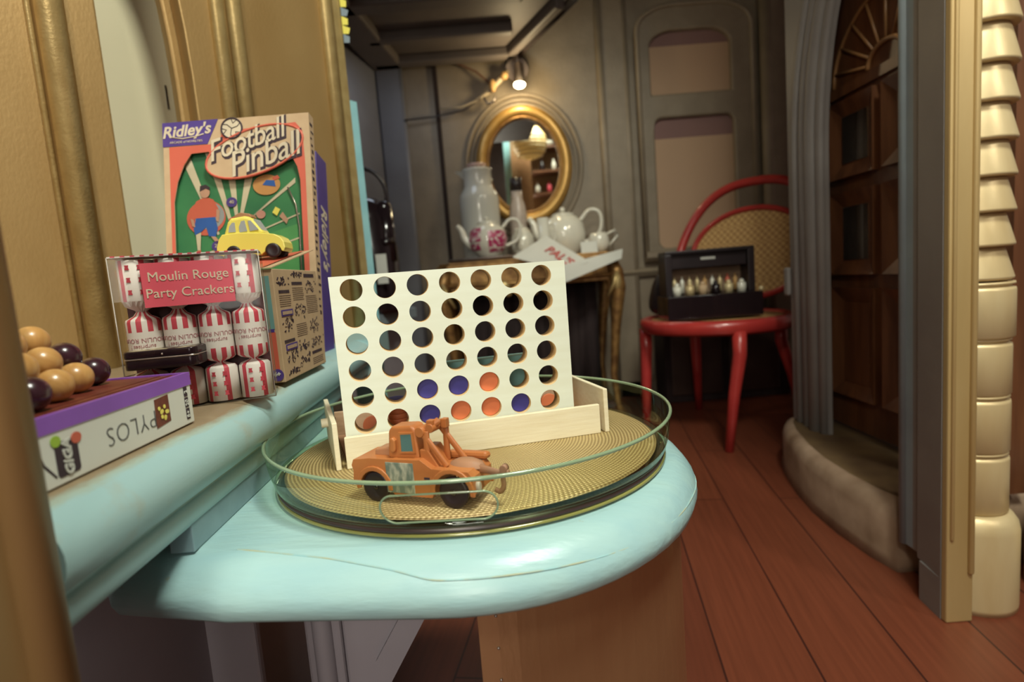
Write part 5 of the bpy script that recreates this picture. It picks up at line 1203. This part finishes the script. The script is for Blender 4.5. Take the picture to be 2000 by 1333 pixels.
p = at(1105, 480, 2.85); teapot('teapot', 'largest white china teapot with ornate raised handle, right of the mirror', (p[0] + .015, 3.05, CTZ + .001), .118, .215, radians(-8), m_white)
cp = thing('creamer', 'small white creamer with a pointed handle at the right end of the table', 'jug', (.485, 2.93, CTZ + .001), 0)
b = MB(); b.lathe([(0, 0), (.035, 0), (.055, .04), (.05, .08), (.04, .10), (.036, .10), (0, .09)], 28); b.build('creamer_body', m_white, cp)
b = MB(); b.tube([(.04, 0, .09), (.085, 0, .11), (.10, 0, .08), (.05, 0, .03)], .007, 8); b.build('creamer_handle', m_white, cp)
tc2 = thing('teacup', 'slim white footed cup between the small teapot and the largest teapot', 'cup', (.20, 2.86, CTZ + .001), 0)
b = MB(); b.lathe([(0, 0), (.030, 0), (.032, .006), (.026, .03), (.030, .19), (.028, .19), (.024, .03), (0, .01)], 28); b.build('cup_body', m_white, tc2)
b = MB(); b.tube(sm([(.028, 0, .16), (.06, 0, .16), (.06, 0, .08), (.026, 0, .06)]), .005, 8); b.build('cup_handle', m_white, tc2)
pc = thing('price_card', 'small white price card leaning on the large teapot', 'card', (.415, 2.80, CTZ + .001), radians(-5))
b = MB(); b.quadprism([V(-.04, 0, 0), V(.04, 0, 0), V(.04, .025, .055), V(-.04, .025, .055)], (0, .002, 0)); b.build('card_face', m_paper, pc)
# folded papers hanging over the front edge
nw = thing('folded_papers', 'folded white papers with red lettering slanting over the front edge of the console table', 'papers', (0, 0, 0))
n0, n1, n2, n3 = PY(1067, 462, 2.80), PY(1150, 512, 2.64), PY(1100, 530, 2.60), PY(1002, 503, 2.68)
b = MB(); b.quadprism([n0, n1, n2, n3], (0, .004, .004)); b.build('paper_sheet', m_paper, nw)
m0, m1, m2, m3 = PY(1216, 488, 2.72), PY(1214, 505, 2.70), PY(1104, 552, 2.58), PY(1098, 520, 2.60)
b = MB(); b.quadprism([m0, m1, m2, m3], (0, .004, .004)); b.build('newspaper_fold', m_paper, nw)
uu = (n1 - n0).normalized(); vv = (n0 - n3).normalized(); vv = (vv - uu*vv.dot(uu)).normalized()
text("PAL'S", .070, m_redink, n0 + uu*.155 - vv*.070 + uu.cross(vv)*.004, uu, vv, nw, bold=.0015)

# ------------------------------------------------------------------ oval gilt mirror and the wall spot above it
mr_c = V(.1445, WY, 1.352)
mr = thing('oval_mirror', 'oval mirror in a gold frame on the back wall above the console table', 'mirror', mr_c)
A_, B_ = .236, .292
def ring3(ax, bz, r, y, name, m, seg=72):
    g = MB(); g.tube([(ax*cos(2*pi*i/seg), y, bz*sin(2*pi*i/seg)) for i in range(seg)], r, 10, closed=True); return g.build(name, m, mr)
ring3(A_, B_, .033, -.03, 'gilt_frame', mat('mirror_gilt', (.55, .33, .10), .35, .5, (.45, .26, .07), 20))
ring3(A_ - .034, B_ - .034, .009, -.042, 'inner_bead', m_darkgold)
g = MB(); vs = [((A_-.02)*cos(2*pi*i/72), -.030, (B_-.02)*sin(2*pi*i/72)) for i in range(72)]; g.add(vs + [(v[0], -.024, v[2]) for v in vs], [list(range(72)), list(range(72, 144))[::-1]]); g.build('mirror_glass', m_mirror, mr)
g = MB()
for k, (e, r_) in enumerate(((.055, .010), (.085, .014))): g.tube([((A_ + e)*cos(2*pi*i/72), -.004, (B_ + e + .01)*sin(2*pi*i/72)) for i in range(72)], r_, 8, closed=True)
o = g.build('trim_34', m_wallback); o.location = mr_c; struct(o)

sl = thing('wall_spotlight', 'small lit metal spotlight hanging from the ceiling edge above the oval mirror', 'lamp', (.145, 3.15, CZ - .03))
b = MB(); b.cyl((0, 0, .03), (0, -.01, -.07), .007, 8); b.build('lamp_stem', m_metal, sl)
b = MB(); b.cyl((-.002, .07, -.06), (-.002, .085, -.06), .062, 28); b.build('wall_rose', mat('pale_rose', (.42, .34, .30), .5), sl)
b = MB(); b.lathe([(.018, .05), (.024, .045), (.028, -.06), (.030, -.062), (.026, -.058), (.016, .04)], 24, c=(.004, -.02, -.11)); b.build('lamp_can', m_metal, sl)
b = MB(); b.ball((.002, -.02, -.170), .031, seg=20, rings=12, sc3=(1.0, 1.0, .6)); b.build('bulb', m_bulb, sl)
cb_ = thing('tangled_cable', 'brown and white cables bunched on clips beside the wall spotlight', 'cable', (0, 0, 0))
def wp(px, py, Yd=3.2): return PY(px, py, Yd)
b = MB(); b.tube([wp(748, 90, 3.0), wp(770, 118), wp(830, 125), wp(880, 118), (wp(930, 140)), wp(960, 165), wp(985, 150)], .006, 8); b.build('brown_cable', mat('brown_cable', (.16, .08, .05), .5), cb_)
b = MB(); b.tube([wp(860, 213), wp(900, 210), wp(930, 198), wp(955, 180), wp(975, 158), wp(992, 138)], [.006, .006, .007, .012, .016, .012], 8); b.build('white_cable', mat('cream_cable', (.50, .40, .26), .5), cb_)
b = MB(); b.tube([wp(790, 235), wp(850, 228), wp(905, 216), wp(925, 202), wp(950, 185)], .004, 8); b.build('thin_cable', m_dark, cb_)
b = MB(); b.tube([wp(945, 190, 3.18), wp(952, 203, 3.18), wp(963, 200, 3.18), wp(968, 188, 3.18)], .007, 8); b.build('cable_hook', m_metal, cb_)
b = MB(); b.ball(wp(962, 168, 3.18), .028, sc3=(.7, .6, 1.2)); b.ball(wp(985, 148, 3.18), .022); b.build('connector_block', m_cane, cb_)

# ------------------------------------------------------------------ black lantern on the ledge
lc = PY(728, 560, 2.25)
ln = thing('black_canister', 'glossy black domed canister with looped handle and white tag, on the grey ledge', 'canister', (lc.x - .005, 2.25, .6405))
b = MB(); b.lathe([(0, 0), (.115, 0), (.118, .02), (.118, .25), (.105, .275), (.100, .36), (.088, .41), (.055, .445), (0, .455)], 32); b.build('canister_body', m_black, ln)
b = MB(); b.tube([(-.085, 0, .38)] + [(-.095*cos(pi*i/14), 0, .46 + .105*sin(pi*i/14)) for i in range(15)] + [(.097, 0, .36)], .0075, 8); b.build('canister_handle', m_dark, ln)
b = MB(); b.cyl((.085, -.03, .20), (.085, -.03, .40), .035, 16); b.ball((.085, -.03, .40), .033, seg=14, rings=8); b.tube([(.06, -.06, .28), (.09, -.075, .27), (.11, -.05, .28)], .012, 8); b.build('canister_burner', m_black, ln)
b = MB(); b.box((.055, -.121, .115), (.095, -.117, .225)); b.build('paper_tag', m_paper, ln)
# yellow and blue paper garland hanging at the end of the gold pier
gp = PP(652, 40, SP + SN*.02, SN)
gl_ = thing('paper_garland', 'yellow and blue paper streamer hanging at the top of the gold pier', 'garland', (0, 0, 0))
for k in range(9):
    z = 1.375 + .022*k; s_ = .608
    g = MB(); q = [FM @ V(s_ - .010, .016, z), FM @ V(s_ + .006, .018, z + .004), FM @ V(s_ + .008 + .004*(k % 2), .018, z + .020), FM @ V(s_ - .010, .016, z + .021)]; g.quadprism(q, SN*.002); g.build('streamer_piece', m_yellow if k % 3 else m_bluegrey, gl_)

# ------------------------------------------------------------------ part of the shop behind the photographer, seen only in the mirror
def MP(px, py, Yt):
    p = PY(px, py, WY - .03); d = p - CC; t = (p.y - Yt)/d.y; return V(p.x + d.x*t, Yt, p.z + d.z*t)
l0 = MP(1034, 282, -.35)
sh = thing('woven_pendant', 'gold woven basket lampshade seen reflected in the oval mirror', 'lampshade', l0)
b = MB(); b.lathe([(.04, .20), (.12, .175), (.185, .09), (.20, 0), (.185, -.06), (.15, -.12), (.08, -.165), (.03, -.17)], 48); b.build('shade_bowl', mat('basket_gold', (.62, .42, .15), .5, 0, (.40, .24, .07), 40, (1, 1, 14), emit=(.8, .5, .14), estr=.22), sh)
for k in range(8):
    z = .15 - .04*k; r_ = .203*sqrt(max(.02, 1 - (z/.19)**2)); g = MB(); g.tube([(r_*cos(2*pi*i/40), r_*sin(2*pi*i/40), z) for i in range(40)], .009, 6, closed=True); g.build('shade_rib', m_palegold, sh)
g = MB(); g.cyl((0, 0, .19), (0, 0, .6), .006, 8); g.build('pendant_cord', m_dark, sh)
bp0, bp1 = MP(986, 330, -.55), MP(999, 330, -.55)
b = MB(); b.box((bp0.x, -.62, 0), (bp1.x, -.55, 3.2)); ps = b.build('blue_post', m_blue); tag(ps, 'pale blue post seen reflected in the left half of the oval mirror', 'post')
wp0, wp1 = MP(1000, 370, -.72), MP(1040, 370, -.72)
b = MB(); b.box((wp0.x, -.78, 0), (wp1.x, -.70, 3.2)); ps = b.build('brown_panel', mat('panel_brown', (.27, .13, .05), .5)); tag(ps, 'brown wooden panel seen reflected beside the blue post in the mirror', 'panel')
s0, s1 = MP(1046, 420, -.8), MP(1112, 300, -.8)
sf = thing('shop_shelf', 'shop shelf with small wares seen reflected in the right of the mirror', 'shelf', (s0.x, -.8, 0))
W_ = s1.x - s0.x + .5
b = MB(); b.box((0, -.35, 0), (W_, -.30, 3.2)); b.build('shelf_back', mat('shelf_tan', (.30, .22, .13), .7, 0, (.22, .15, .08), 20, (20, 1, 1)), sf)
for zz in (1.75, 2.02, 2.32):
    g = MB(); g.box((0, -.30, zz), (W_, .0, zz + .025)); g.build('shelf_board', m_doorwood, sf)
for k in range(6):
    g = MB(); g.lathe([(0, 0), (.03, 0), (.03, .09), (.012, .12), (.012, .15), (0, .15)], 14); o = g.build('shelf_bottle', (m_white, m_dark, m_pink)[k % 3]); o.location = (s0.x + .06 + .075*k, -.93, 1.776 + (.27 if k % 2 else 0)); tag(o, '%s bottle on the shelf seen in the mirror' % ('white', 'black', 'pink')[k % 3], 'bottle', 'bottles on the mirrored shelf')
g = MB(); g.lathe([(0, 0), (.06, 0), (.12, .06), (.115, .06), (.055, .01), (0, .01)], 24); o = g.build('white_bowl', m_white); o.location = (s0.x + .20, -.93, 2.346); tag(o, 'white bowl on the upper shelf seen in the mirror', 'bowl')
b = MB(); b.box((-1.6, -1.6, 0), (3.2, -1.5, 3.4)); struct(b.build('wall_shop', mat('shop_wall', (.10, .08, .08), .8)))
